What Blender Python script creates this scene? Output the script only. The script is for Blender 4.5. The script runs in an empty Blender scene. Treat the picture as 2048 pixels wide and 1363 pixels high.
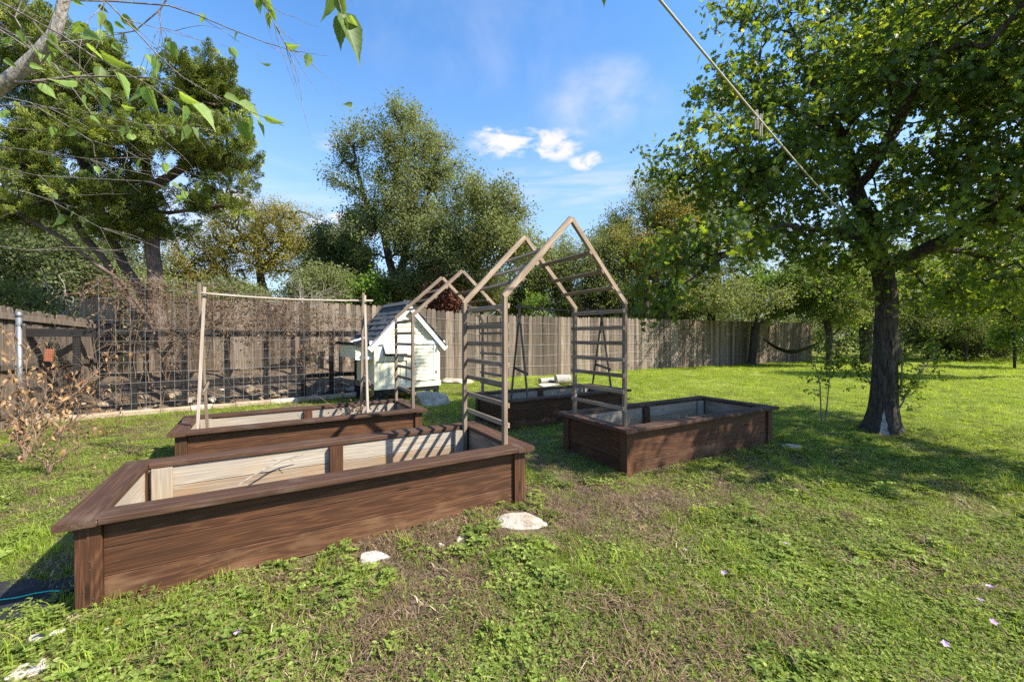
import bpy, bmesh, math, random
import numpy as np
from mathutils import Vector, Matrix, Quaternion, noise as mnoise
R = random.Random(7)
rng = np.random.default_rng(11)
S = bpy.context.scene
COL = S.collection
PI = math.pi

# ------------------------------------------------------------------ camera
F, CAMH, PITCH = 813.0, 1.35, -0.0105
cam_d = bpy.data.cameras.new('camera'); cam = bpy.data.objects.new('camera', cam_d); COL.objects.link(cam)
cam.location = (0, 0, CAMH); cam.rotation_euler = (PI/2 + PITCH, 0, 0)
cam_d.sensor_width = 36; cam_d.lens = F/2048*36; cam_d.clip_start = .05; cam_d.clip_end = 3000
S.camera = cam
S.render.resolution_x, S.render.resolution_y = 1024, 681
# ------------------------------------------------------------------ light
SUN_TRAVEL = Vector((-1.03, .33, -1.0)).normalized()
to_sun = -SUN_TRAVEL
sun_el = math.asin(to_sun.z); sun_az = math.atan2(to_sun.x, to_sun.y)      # azimuth clockwise from +Y
sd = bpy.data.lights.new('sun', 'SUN'); sd.energy = 5.0; sd.angle = math.radians(.53); sd.color = (1, .93, .80)
sun = bpy.data.objects.new('sun', sd); COL.objects.link(sun)
sun.rotation_euler = SUN_TRAVEL.to_track_quat('-Z', 'Y').to_euler()
S.view_settings.view_transform = 'Standard'; S.view_settings.look = 'None'
S.view_settings.gamma = 1; S.view_settings.use_curve_mapping = False
S.view_settings.exposure = 1.12
S.render.engine = 'CYCLES'
S.cycles.max_bounces = 8; S.cycles.diffuse_bounces = 4; S.cycles.glossy_bounces = 2
S.cycles.transmission_bounces = 6; S.cycles.transparent_max_bounces = 8
S.cycles.caustics_reflective = False; S.cycles.caustics_refractive = False
S.cycles.use_denoising = False

def at(px, py, d):
    c, s = math.cos(PITCH), math.sin(PITCH)
    u = (px-1024)/F; v = (681.5-py)/F
    y = c - v*s; z = s + v*c
    return Vector((u*d/y, d, CAMH + z*d/y))

def ray(px, py):
    v = at(px, py, 1) - Vector((0, 0, CAMH)); return v.normalized()

W = bpy.data.worlds.new('World'); S.world = W; W.use_nodes = True
nt = W.node_tree; nt.nodes.clear()
def nd(t, ty, **k):
    n = t.nodes.new(ty)
    for a, b in k.items(): setattr(n, a, b)
    return n
def mth(t, op, a, b=None, c=None, clamp=False):
    n = t.nodes.new('ShaderNodeMath'); n.operation = op; n.use_clamp = clamp
    for i, v in enumerate((a, b, c)):
        if v is None: continue
        if isinstance(v, (int, float)): n.inputs[i].default_value = v
        else: t.links.new(v, n.inputs[i])
    return n.outputs[0]
def mixc(t, fac, a, b, mode='MIX'):
    n = t.nodes.new('ShaderNodeMix'); n.data_type = 'RGBA'; n.blend_type = mode
    for sock, v in ((n.inputs['Factor'], fac), (n.inputs[6], a), (n.inputs[7], b)):
        if isinstance(v, (int, float)): sock.default_value = v
        elif isinstance(v, (tuple, list)): sock.default_value = (*v[:3], 1)
        else: t.links.new(v, sock)
    return n.outputs[2]
def ramp(t, fac, stops):
    n = t.nodes.new('ShaderNodeValToRGB'); cr = n.color_ramp
    while len(cr.elements) < len(stops): cr.elements.new(.5)
    for e, (p, c) in zip(cr.elements, stops):
        e.position = p; e.color = (*c, 1) if isinstance(c, (tuple, list)) else (c, c, c, 1)
    t.links.new(fac, n.inputs[0]); return n.outputs[0]
def mapr(t, v, a, b, c=0, d=1, smooth=True):
    n = t.nodes.new('ShaderNodeMapRange'); n.interpolation_type = 'SMOOTHSTEP' if smooth else 'LINEAR'
    t.links.new(v, n.inputs[0])
    for i, x in enumerate((a, b, c, d)): n.inputs[i+1].default_value = x
    return n.outputs[0]
def noise(t, vec, scale, detail=4, rough=.55, dist=0):
    n = t.nodes.new('ShaderNodeTexNoise'); n.inputs['Scale'].default_value = scale
    n.inputs['Detail'].default_value = detail; n.inputs['Roughness'].default_value = rough
    n.inputs['Distortion'].default_value = dist
    if vec is not None: t.links.new(vec, n.inputs['Vector'])
    return n.outputs[0]
def mapping(t, vec, scale=(1, 1, 1), loc=(0, 0, 0)):
    n = t.nodes.new('ShaderNodeMapping'); t.links.new(vec, n.inputs[0])
    n.inputs['Scale'].default_value = scale; n.inputs['Location'].default_value = loc
    return n.outputs[0]

sky = nd(nt, 'ShaderNodeTexSky', sky_type='NISHITA', sun_disc=False, sun_elevation=sun_el, sun_rotation=sun_az,
         altitude=250, air_density=1.0, dust_density=.6, ozone_density=2.2)
tc = nd(nt, 'ShaderNodeTexCoord'); gen = tc.outputs['Generated']
hs = nd(nt, 'ShaderNodeHueSaturation'); hs.inputs['Saturation'].default_value = 1.22; hs.inputs['Value'].default_value = 1.16
nt.links.new(sky.outputs[0], hs.inputs['Color'])
col = hs.outputs[0]
sz_ = nd(nt, 'ShaderNodeSeparateXYZ'); nt.links.new(gen, sz_.inputs[0])
col = mixc(nt, mapr(nt, sz_.outputs[2], .60, 0.0, 0, .85), col, (1.9, 2.55, 3.4))      # pale air low over the horizon
def cloud(px, py, wx, wy, scale, lo, hi, dens, stretch=3.0):
    """a patch of cloud round one direction of the sky, wx and wy its half sizes in radians"""
    global col
    d = ray(px, py); right = d.cross(Vector((0, 0, 1))).normalized(); up = right.cross(d)
    vm = lambda v: (lambda n: (nt.links.new(gen, n.inputs[0]), n.inputs[1].__setattr__('default_value', tuple(v)), n.outputs['Value'])[2])(nd(nt, 'ShaderNodeVectorMath', operation='DOT_PRODUCT'))
    a = mth(nt, 'DIVIDE', vm(right), wx); b = mth(nt, 'DIVIDE', vm(up), wy)
    r2 = mth(nt, 'ADD', mth(nt, 'MULTIPLY', a, a), mth(nt, 'MULTIPLY', b, b))
    front = mth(nt, 'GREATER_THAN', vm(d), .3)
    g = mth(nt, 'MULTIPLY', mapr(nt, r2, 1.0, 0.0), front)
    n = noise(nt, mapping(nt, gen, (1, 1, stretch), (px*.013, py*.017, 0)), scale, 7, .58, .3)
    m = mapr(nt, mth(nt, 'ADD', n, mth(nt, 'MULTIPLY', g, .18)), lo, hi)
    m = mth(nt, 'MULTIPLY', mth(nt, 'MULTIPLY', m, g), dens, clamp=True)
    col = mixc(nt, m, col, (3.7, 3.55, 3.8))
cloud(1055, 286, .17, .045, 15, .56, .76, .95, 2.2)
cloud(985, 270, .06, .03, 18, .54, .72, .9, 2.2)
cloud(1120, 300, .07, .03, 16, .54, .72, .9, 2.2)
cloud(1172, 322, .05, .028, 18, .52, .70, 1.0, 2)
cloud(1215, 205, .17, .10, 3.5, .46, .86, .55, 1.6)
cloud(960, 40, .34, .2, 5, .52, .95, .22, 1)
cloud(1130, 375, .30, .08, 5, .52, .85, .32, 9)
cloud(560, 400, .35, .10, 5, .52, .85, .25, 7)
cloud(660, 285, .05, .03, 12, .52, .8, .3, 3)
cloud(690, 450, .10, .035, 11, .50, .68, 1.2, 2)
cloud(460, 398, .06, .025, 14, .5, .7, .8, 2)
cloud(1900, 520, .5, .3, 3, .3, .8, .2, 2)
cloud(150, 420, .4, .2, 3, .4, .8, .4, 3)
bg = nd(nt, 'ShaderNodeBackground'); bg.inputs['Strength'].default_value = .135
nt.links.new(col, bg.inputs['Color'])
wo = nd(nt, 'ShaderNodeOutputWorld'); nt.links.new(bg.outputs[0], wo.inputs[0])

# ------------------------------------------------------------------ materials
def newmat(name):
    m = bpy.data.materials.new(name); m.use_nodes = True
    t = m.node_tree; t.nodes.clear()
    out = nd(t, 'ShaderNodeOutputMaterial'); b = nd(t, 'ShaderNodeBsdfPrincipled')
    t.links.new(b.outputs[0], out.inputs[0]); b.inputs['Roughness'].default_value = .85
    b.inputs['Specular IOR Level'].default_value = .25
    return m, t, b, out
def bump(t, b, h, strength=.4, dist=.01):
    n = nd(t, 'ShaderNodeBump'); n.inputs['Strength'].default_value = strength; n.inputs['Distance'].default_value = dist
    t.links.new(h, n.inputs['Height']); t.links.new(n.outputs[0], b.inputs['Normal'])

def wood(name, dark, mid, light, lines=30, rough=.8, spec=.25, vary=.35, bmp=.35, axis='X', stain=None, weather=0):
    """grain runs along the object's own X (or Z) axis; each object gets its own cut of the log"""
    m, t, b, out = newmat(name)
    tc = nd(t, 'ShaderNodeTexCoord'); oi = nd(t, 'ShaderNodeObjectInfo')
    off = nd(t, 'ShaderNodeCombineXYZ')
    for i, k in enumerate((37.0, 91.0, 53.0)): t.links.new(mth(t, 'MULTIPLY', oi.outputs['Random'], k), off.inputs[i])
    add = nd(t, 'ShaderNodeVectorMath', operation='ADD'); t.links.new(tc.outputs['Object'], add.inputs[0]); t.links.new(off.outputs[0], add.inputs[1])
    v = add.outputs[0]
    s = (.62, 10, 10) if axis == 'X' else (10, 10, .62)
    n1 = noise(t, mapping(t, v, tuple(x*1.1 for x in s)), 1.0, 3, .45, .6)
    ring = mth(t, 'SINE', mth(t, 'MULTIPLY', n1, lines*2.2))
    ring = mth(t, 'MULTIPLY_ADD', ring, .5, .5)
    ring = mth(t, 'POWER', ring, 2.2)
    s2 = (2.5, 130, 130) if axis == 'X' else (130, 130, 2.5)
    fib = noise(t, mapping(t, v, s2), 1.0, 3, .6)
    big = noise(t, mapping(t, v, (2.2, 5, 5) if axis == 'X' else (5, 5, 2.2)), 1.0, 4, .6)
    c = mixc(t, big, dark, mid)
    c = mixc(t, mth(t, 'MULTIPLY', ring, .65), mid, c) if False else mixc(t, mth(t, 'MULTIPLY', ring, .42), c, light)
    c = mixc(t, mapr(t, fib, .38, .72, 0, .75), c, dark)
    # a few knots
    vo = nd(t, 'ShaderNodeTexVoronoi'); vo.inputs['Scale'].default_value = 1
    t.links.new(mapping(t, v, (1.6, 7, 7) if axis == 'X' else (7, 7, 1.6)), vo.inputs['Vector'])
    kn = mapr(t, vo.outputs['Distance'], .05, .11, 1, 0)
    c = mixc(t, mth(t, 'MULTIPLY', kn, .75), c, tuple(x*.35 for x in dark))
    sp_ = noise(t, mapping(t, v, (1, 1, 1)), 95, 2, .5); c = mixc(t, mapr(t, sp_, .76, .80, 0, .7), c, (.45, .38, .30))
    if weather:
        wn = noise(t, mapping(t, v, (3, 6, 6)), 1.3, 5, .6)
        c = mixc(t, mapr(t, wn, .5, .78, 0, weather), c, (.40, .34, .27))
    if stain is not None:                                         # rusty damp rising from the soil side
        sep = nd(t, 'ShaderNodeSeparateXYZ'); t.links.new(tc.outputs['Object'], sep.inputs[0])
        sn = noise(t, mapping(t, v, (3, 3, 8)), 1.0, 4, .6)
        c = mixc(t, mapr(t, sn, .45, .75, 0, .7), c, stain)
    k = mapr(t, oi.outputs['Random'], 0, 1, 1-vary, 1+vary, False)
    hsn = nd(t, 'ShaderNodeHueSaturation'); t.links.new(c, hsn.inputs['Color']); t.links.new(k, hsn.inputs['Value'])
    t.links.new(hsn.outputs[0], b.inputs['Base Color'])
    b.inputs['Roughness'].default_value = rough; b.inputs['Specular IOR Level'].default_value = spec
    bump(t, b, mth(t, 'ADD', mth(t, 'MULTIPLY', fib, .7), mth(t, 'MULTIPLY', ring, -.2)), bmp, .004)
    return m

M = {}
M['stain'] = wood('stained_plank', (.030, .0125, .006), (.096, .038, .016), (.20, .088, .036), 40, .62, .35, .2, .3)
M['stain_low'] = wood('splashed_plank', (.032, .014, .007), (.092, .039, .018), (.19, .088, .038), 40, .7, .3, .2, .3, stain=(.20, .115, .062))
M['cap'] = wood('stained_cap', (.040, .020, .012), (.088, .043, .024), (.155, .080, .046), 26, .72, .3, .16, .6, weather=.12)
M['rawwood'] = wood('raw_inner_board', (.24, .20, .155), (.43, .38, .31), (.55, .50, .42), 22, .85, .2, .14, .4, stain=(.38, .29, .19))
M['rawdamp'] = wood('damp_inner_board', (.22, .16, .11), (.39, .31, .22), (.50, .42, .31), 22, .85, .2, .14, .4, stain=(.34, .20, .10))
M['arch'] = wood('weathered_arch_lumber', (.16, .115, .078), (.31, .235, .17), (.45, .37, .29), 26, .85, .2, .26, .5, stain=(.13, .10, .08))
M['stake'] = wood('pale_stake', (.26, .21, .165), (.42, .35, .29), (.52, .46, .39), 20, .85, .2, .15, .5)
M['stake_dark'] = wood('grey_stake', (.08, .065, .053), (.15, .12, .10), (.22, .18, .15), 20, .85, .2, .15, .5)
M['fence'] = wood('weathered_fence_board', (.10, .075, .056), (.225, .175, .135), (.37, .305, .245), 18, .9, .15, .52, .8, axis='Z')
M['fencedark'] = wood('old_fence_board', (.07, .055, .044), (.15, .118, .092), (.24, .195, .155), 18, .9, .15, .35, .6, axis='Z')
M['black'] = wood('blackened_frame_wood', (.010, .009, .009), (.022, .019, .018), (.04, .035, .032), 18, .7, .3, .2, .4)

def paint(name, col, dirt=(.35, .33, .28), amt=.35, scale=5, rough=.55):
    m, t, b, out = newmat(name)
    tc = nd(t, 'ShaderNodeTexCoord'); oi = nd(t, 'ShaderNodeObjectInfo')
    n = noise(t, mapping(t, tc.outputs['Object'], (1, 1, 1)), scale, 6, .65)
    c = mixc(t, mapr(t, n, .48, .8, 0, amt), col, dirt)
    k = mapr(t, oi.outputs['Random'], 0, 1, .93, 1.05, False)
    h = nd(t, 'ShaderNodeHueSaturation'); t.links.new(c, h.inputs['Color']); t.links.new(k, h.inputs['Value'])
    t.links.new(h.outputs[0], b.inputs['Base Color']); b.inputs['Roughness'].default_value = rough
    bump(t, b, noise(t, tc.outputs['Object'], 60, 3, .6), .15, .003)
    return m
M['cream'] = paint('cream_paint', (.74, .69, .50)); M['white'] = paint('white_trim_paint', (.76, .77, .76), amt=.3)
M['peel'] = paint('peeling_white_paint', (.66, .64, .60), (.22, .19, .16), .95, 14)
M['blackpaint'] = paint('black_paint', (.014, .014, .018), (.05, .045, .04), .4, 6, .4)
M['shingle'] = paint('asphalt_shingle', (.085, .088, .092), (.17, .17, .165), .8, 22, .95)
M['shingle_edge'] = paint('roof_edge', (.02, .02, .022), (.05, .05, .05), .5, 10, .9)
M['felt'] = paint('peeling_roof_felt', (.62, .60, .55), (.3, .27, .22), .6, 8, .9)
M['fabric'] = paint('black_weed_fabric', (.022, .022, .026), (.10, .085, .07), .5, 7, .8)
M['hammock'] = paint('hammock_cloth', (.028, .03, .028), (.05, .05, .05), .4, 5, .8)
M['screw'] = paint('tarnished_screw', (.07, .05, .04), (.03, .02, .02), .6, 60, .6)
M['hinge'] = paint('grey_steel', (.18, .18, .18), (.08, .07, .06), .5, 20, .45)
def metal(name, col, rough=.45):
    m, t, b, out = newmat(name)
    tc = nd(t, 'ShaderNodeTexCoord')
    n = noise(t, tc.outputs['Object'], 18, 5, .6)
    t.links.new(mixc(t, n, tuple(x*.6 for x in col), col), b.inputs['Base Color'])
    b.inputs['Metallic'].default_value = .7; b.inputs['Roughness'].default_value = rough
    return m
M['galv'] = metal('galvanised_steel', (.30, .32, .34), .6); M['wire'] = metal('wire_steel', (.50, .49, .47), .5)
M['finewire'] = metal('fine_mesh_wire', (.10, .095, .09), .6)

def rockmat(name, a, bb, c3):
    m, t, b, out = newmat(name)
    tc = nd(t, 'ShaderNodeTexCoord'); oi = nd(t, 'ShaderNodeObjectInfo')
    geo = nd(t, 'ShaderNodeNewGeometry')
    n = noise(t, geo.outputs['Position'], 6, 8, .65); n2 = noise(t, geo.outputs['Position'], 28, 6, .7)
    c = mixc(t, mapr(t, n, .42, .66), a, bb); c = mixc(t, mapr(t, n2, .55, .75, 0, .7), c, c3)
    t.links.new(c, b.inputs['Base Color'])
    bump(t, b, mth(t, 'ADD', n2, mth(t, 'MULTIPLY', n, 1.5)), .6, .02)
    return m
M['rock'] = rockmat('white_limestone', (.50, .46, .40), (.36, .29, .21), (.20, .155, .11))
M['rubble'] = rockmat('tan_limestone', (.38, .30, .21), (.27, .20, .13), (.15, .11, .07))

def bark(name, a, bb, sc=(9, 9, 1.6), moss=None, bmp=1.0):
    m, t, b, out = newmat(name)
    geo = nd(t, 'ShaderNodeNewGeometry')
    n = noise(t, mapping(t, geo.outputs['Position'], sc), 2.2, 6, .65, 1.0)
    n2 = noise(t, geo.outputs['Position'], 3.0, 5, .6)
    c = mixc(t, mapr(t, n, .35, .65), a, bb)
    if moss: c = mixc(t, mapr(t, n2, .52, .72, 0, .6), c, moss)
    t.links.new(c, b.inputs['Base Color']); bump(t, b, n, bmp, .03)
    return m
M['bark_oak'] = bark('oak_bark', (.022, .017, .012), (.105, .082, .062), (16, 16, 2.6), (.075, .07, .05))
M['bark_dark'] = bark('dark_bark', (.020, .016, .013), (.075, .060, .048), (9, 9, 2), None)
M['bark_cedar'] = bark('cedar_bark', (.055, .036, .028), (.20, .14, .11), (26, 26, 2.2), (.26, .21, .18))
M['bark_pale'] = bark('pale_bark', (.22, .19, .165), (.50, .46, .42), (40, 40, 8), None, .6)
M['twig'] = bark('grey_twig', (.11, .09, .075), (.26, .23, .20), (20, 20, 20), None, .3)
M['twig_pale'] = bark('pale_dead_twig', (.22, .19, .15), (.40, .36, .31), (20, 20, 20), None, .3)
M['drytwig'] = bark('dry_stem', (.15, .095, .055), (.30, .21, .14), (20, 20, 20), None, .3)

def leafmat(name, a, bb, c3=None, trans=.4, tcol=None, rough=.5, spec=.3, var=.3, lift=1.6):
    """two sided leaf: surface colour varies leaf by leaf (attribute lv) and sprig by sprig; part of the light passes through"""
    m, t, b, out = newmat(name)
    at_ = nd(t, 'ShaderNodeAttribute', attribute_name='lv'); oi = nd(t, 'ShaderNodeObjectInfo')
    f = mth(t, 'ADD', mth(t, 'MULTIPLY', at_.outputs['Fac'], .6), mth(t, 'MULTIPLY', oi.outputs['Random'], .4))
    stops = [(.1, a), (.75, bb)]
    if c3: stops.append((.97, c3))
    c = ramp(t, f, stops)
    k = mapr(t, mth(t, 'FRACT', mth(t, 'MULTIPLY', oi.outputs['Random'], 17.3)), 0, 1, 1-var, 1+var, False)
    h = nd(t, 'ShaderNodeHueSaturation'); t.links.new(c, h.inputs['Color']); t.links.new(k, h.inputs['Value'])
    t.links.new(h.outputs[0], b.inputs['Base Color'])
    b.inputs['Roughness'].default_value = rough; b.inputs['Specular IOR Level'].default_value = spec
    tr = nd(t, 'ShaderNodeBsdfTranslucent')
    g = nd(t, 'ShaderNodeMix'); g.data_type = 'RGBA'; g.blend_type = 'MULTIPLY'; g.inputs[0].default_value = 1
    t.links.new(h.outputs[0], g.inputs[6]); g.inputs[7].default_value = (*(tcol or (1.5*lift, 1.35*lift, .55*lift)), 1)
    t.links.new(g.outputs[2], tr.inputs['Color'])
    mx = nd(t, 'ShaderNodeMixShader'); mx.inputs[0].default_value = trans
    t.links.new(b.outputs[0], mx.inputs[1]); t.links.new(tr.outputs[0], mx.inputs[2]); t.links.new(mx.outputs[0], out.inputs[0])
    return m
M['leaf_oak'] = leafmat('red_oak_leaf', (.038, .070, .018), (.095, .150, .028), (.21, .24, .055), .48, (3.0, 2.5, .7))
M['leaf_live'] = leafmat('live_oak_leaf', (.10, .125, .052), (.20, .225, .10), (.29, .31, .16), .36, rough=.6, spec=.15, var=.22)
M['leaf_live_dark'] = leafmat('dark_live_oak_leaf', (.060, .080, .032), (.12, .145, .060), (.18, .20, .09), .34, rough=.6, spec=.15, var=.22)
M['leaf_elm'] = leafmat('turning_elm_leaf', (.12, .125, .022), (.24, .205, .035), (.32, .23, .04), .35)
M['leaf_juniper'] = leafmat('juniper_foliage', (.085, .125, .026), (.26, .31, .06), (.42, .42, .13), .34, lift=1.5, var=.45)
M['leaf_bright'] = leafmat('bright_green_leaf', (.07, .13, .022), (.14, .22, .04), (.21, .29, .06), .42)
M['leaf_near'] = leafmat('hackberry_leaf', (.09, .17, .032), (.16, .25, .055), (.24, .31, .09), .42, var=.3)
t = M['leaf_near'].node_tree; h_ = next(n for n in t.nodes if n.bl_idname == 'ShaderNodeHueSaturation'); src = h_.inputs['Color'].links[0].from_socket
tc = nd(t, 'ShaderNodeTexCoord'); sp = nd(t, 'ShaderNodeSeparateXYZ'); t.links.new(tc.outputs['Object'], sp.inputs[0])
ay = mth(t, 'ABSOLUTE', sp.outputs[1]); side = mth(t, 'FRACT', mth(t, 'MULTIPLY', mth(t, 'SUBTRACT', sp.outputs[0], mth(t, 'MULTIPLY', ay, .95)), 8.5))
vn_ = mth(t, 'MAXIMUM', mapr(t, ay, .012, .022, 1, 0), mapr(t, mth(t, 'ABSOLUTE', mth(t, 'SUBTRACT', side, .5)), .03, .10, .7, 0))
blot = noise(t, tc.outputs['Object'], 7, 4, .6)
c_ = mixc(t, mapr(t, blot, .56, .72, 0, .5), src, (.30, .30, .08)); c_ = mixc(t, mth(t, 'MULTIPLY', vn_, .6), c_, (.36, .42, .17)); t.links.new(c_, h_.inputs['Color'])
M['leaf_brown'] = leafmat('dead_brown_leaf', (.21, .115, .05), (.40, .24, .115), (.54, .36, .20), .2, (1.2, 1, .8))
M['leaf_dry'] = leafmat('shrivelled_vine_leaf', (.07, .045, .028), (.19, .125, .075), (.33, .24, .15), .15, (1.1, 1, .8))
M['leaf_red'] = leafmat('rusty_red_leaf', (.11, .035, .02), (.22, .075, .04), (.30, .13, .07), .2, (1.2, 1, .8))
M['grass'] = leafmat('lawn_grass', (.11, .18, .020), (.25, .33, .035), (.38, .42, .08), .38)
M['weed'] = leafmat('broadleaf_weed', (.11, .165, .033), (.24, .295, .066), (.35, .38, .13), .35, rough=.65, spec=.12)
M['straw'] = leafmat('dry_thatch', (.12, .075, .042), (.25, .17, .10), (.46, .36, .23), .15, (1, 1, 1))
M['petal'] = leafmat('lilac_petal', (.45, .28, .50), (.6, .4, .62), None, .3, (1, 1, 1))
M['petal_pink'] = leafmat('pink_petal', (.6, .03, .15), (.7, .06, .2), None, .3, (1, 1, 1))
M['rope'] = paint('pale_nylon_rope', (.46, .44, .33), (.25, .25, .2), .5, 90, .6)
M['greenstring'] = paint('green_string', (.03, .5, .38), (.03, .3, .2), .2, 90, .6)

# ------------------------------------------------------------------ mesh helpers
class MB:
    def __init__(s): s.v = []; s.f = []; s.mi = []; s.a = []; s.n = 0
    def add(s, v, f, mi=0, a=None):
        v = [tuple(p) for p in v]; s.v += v; n = s.n
        s.f += [tuple(i+n for i in q) for q in f]; s.mi += [mi]*len(f); s.n += len(v)
        s.a += [R.random() if a is None else a]*len(v)
    def box(s, c, d, mi=0, M_=None):
        x, y, z = (k/2 for k in d); c = Vector(c)
        v = [Vector((sx*x, sy*y, sz*z)) for sz in (-1, 1) for sy in (-1, 1) for sx in (-1, 1)]
        v = [(M_ @ p if M_ else p) + c for p in v]
        s.add(v, [(0, 2, 3, 1), (4, 5, 7, 6), (0, 1, 5, 4), (2, 6, 7, 3), (0, 4, 6, 2), (1, 3, 7, 5)], mi)
    def tube(s, pts, rad, k=5, mi=0, cap=False, wob=0):
        pts = [Vector(p) for p in pts]; n = len(pts)
        if isinstance(rad, (int, float)): rad = [rad]*n
        up = Vector((.31, .17, .93)); v = []; a = R.random()
        for i, p in enumerate(pts):
            t = (pts[min(i+1, n-1)] - pts[max(i-1, 0)])
            t = t.normalized() if t.length > 1e-9 else Vector((0, 0, 1))
            x = up.cross(t)
            if x.length < .05: x = Vector((1, 0, 0)).cross(t)
            x.normalize(); y = t.cross(x); up = y.cross(x)*-1 if False else up
            up = t.cross(x) if x.length else up
            up = y
            for j in range(k):
                an = 2*PI*j/k; r = rad[i]*(1 + (R.uniform(-wob, wob) if wob else 0))
                v.append(p + x*math.cos(an)*r + y*math.sin(an)*r)
        f = [(i*k+j, i*k+(j+1) % k, (i+1)*k+(j+1) % k, (i+1)*k+j) for i in range(n-1) for j in range(k)]
        if cap: f += [tuple(range(k-1, -1, -1)), tuple((n-1)*k+j for j in range(k))]
        s.add(v, f, mi, a)
    def mesh(s, name, mats, smooth=False, attr=False):
        me = bpy.data.meshes.new(name); me.from_pydata(s.v, [], s.f)
        for m in (mats if isinstance(mats, (list, tuple)) else [mats]): me.materials.append(m)
        me.polygons.foreach_set('material_index', s.mi)
        if smooth: me.polygons.foreach_set('use_smooth', [True]*len(s.f))
        if attr:
            at_ = me.attributes.new('lv', 'FLOAT', 'POINT'); at_.data.foreach_set('value', s.a)
        me.update(); return me

def obj(name, me, parent=None, loc=None, rot=None, mat=None):
    o = bpy.data.objects.new(name, me); COL.objects.link(o)
    if parent: o.parent = parent
    if mat is not None: o.matrix_local = mat
    else:
        if loc is not None: o.location = loc
        if rot is not None: o.rotation_euler = rot
    return o
def tag(o, label, cat=None, group=None, kind=None):
    if label: o['label'] = label
    if cat: o['category'] = cat
    if group: o['group'] = group
    if kind: o['kind'] = kind
    return o
def thing(name, label, cat, loc=(0, 0, 0), rz=0, group=None):
    o = bpy.data.objects.new(name, None); COL.objects.link(o); o.empty_display_size = .1
    o.location = loc; o.rotation_euler = (0, 0, rz); return tag(o, label, cat, group)

_mc = {}
def beam_mesh(name, L, w, h, mat, ch=.004, mats=None):
    """a board along X, its four long edges eased; mats: outer +Y/-Y materials may differ"""
    key = (name, round(L, 3), round(w, 3), round(h, 3), mat.name, mats)
    if key in _mc: return _mc[key]
    a, b = w/2, h/2; c = min(ch, a*.45, b*.45)
    prof = [(-a+c, -b), (a-c, -b), (a, -b+c), (a, b-c), (a-c, b), (-a+c, b), (-a, b-c), (-a, -b+c)]
    mb = MB(); v = [(x, p, q) for x in (-L/2, L/2) for p, q in prof]
    f = [(j, (j+1) % 8, 8+(j+1) % 8, 8+j) for j in range(8)] + [tuple(range(7, -1, -1)), tuple(range(8, 16))]
    mb.add(v, f)
    me = mb.mesh(name, [mat] + ([mats] if mats else []))
    if mats:                                            # +Y face raw, the rest stained
        for p in me.polygons:
            if p.normal.y > .9: p.material_index = 1
    _mc[key] = me; return me
def beam(parent, name, p, q, w, h, mat, up=(0, 0, 1), ch=.004, raw=None):
    """board from p to q in the parent's space; h is its size along 'up', w across"""
    p, q = Vector(p), Vector(q); x = (q-p); L = x.length; x.normalize()
    z = Vector(up) - x*Vector(up).dot(x)
    if z.length < 1e-4: z = Vector((0, 1, 0)) - x*x.y
    z.normalize(); y = z.cross(x)
    m = Matrix((x, y, z)).transposed().to_4x4(); m.translation = (p+q)/2
    return obj(name, beam_mesh(name, L, w, h, mat, ch, raw), parent, mat=m)
def part(parent, name, mb, mat, smooth=False, attr=False, label=None):
    o = obj(name, mb.mesh(name, mat, smooth, attr), parent)
    if label: o['label'] = label
    return o

# ------------------------------------------------------------------ value noise
def vn(x, y, sc, seed=0):
    x = np.asarray(x, float)*sc + seed*17.13; y = np.asarray(y, float)*sc + seed*7.77
    xi = np.floor(x); yi = np.floor(y); fx = x-xi; fy = y-yi
    fx = fx*fx*(3-2*fx); fy = fy*fy*(3-2*fy)
    def h(a, b):
        s = np.sin(a*127.1 + b*311.7 + seed*74.7)*43758.5453; return s - np.floor(s)
    return (h(xi, yi)*(1-fx)+h(xi+1, yi)*fx)*(1-fy) + (h(xi, yi+1)*(1-fx)+h(xi+1, yi+1)*fx)*fy
def fbm(x, y, sc, seed=0, o=4):
    return sum(vn(x, y, sc*2**i, seed+i)*.5**i for i in range(o))/sum(.5**i for i in range(o))
def vn3(p, sc, seed=0):
    return (vn(p[:, 0], p[:, 1], sc, seed) + vn(p[:, 1]+5, p[:, 2], sc, seed+3) + vn(p[:, 2]+9, p[:, 0], sc, seed+5))/3

# ------------------------------------------------------------------ ground
BEDS = [(-2.063, 1.810, .539, .0586), (-3.31, 3.881, .557, -.031), (1.058, 3.732, .522, .042), (-.121, 5.837, .541, -.024)]
BL, BW, BH = 2.61, 1.093, .444
def gz(x, y):
    x = np.asarray(x, float); y = np.asarray(y, float)
    z = np.zeros_like(x)
    for bx, by, th, zb in BEDS:
        cx = bx + BL/2*math.cos(th) - BW/2*math.sin(th); cy = by + BL/2*math.sin(th) + BW/2*math.cos(th)
        u = (x-cx)*math.cos(th) + (y-cy)*math.sin(th); v = -(x-cx)*math.sin(th) + (y-cy)*math.cos(th)
        z = z + (zb-.006)*np.exp(-np.maximum(0, np.abs(u)-1.1)**2/.5 - np.maximum(0, np.abs(v)-.5)**2/.5)
    r = np.sqrt(x*x+y*y)
    return z + (fbm(x, y, .9, 3)-.5)*.05 + (fbm(x, y, 5, 9, 3)-.5)*.022*np.exp(-r/12) + np.maximum(0, r-60)*.0
def g1(x, y): return float(gz(np.array([x]), np.array([y]))[0])
def axis(lo, hi, s, far):
    a = list(np.arange(lo, hi, s)); st = s; p = a[-1]
    while p < far: st *= 1.25; p += st; a.append(p)
    st = s; p = a[0]
    while p > -far: st *= 1.25; p -= st; a.insert(0, p)
    return np.array(a)
gx = axis(-8, 9, .07, 900); gy = axis(.4, 11, .07, 900)
X, Y = np.meshgrid(gx, gy); Z = gz(X, Y)
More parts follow.
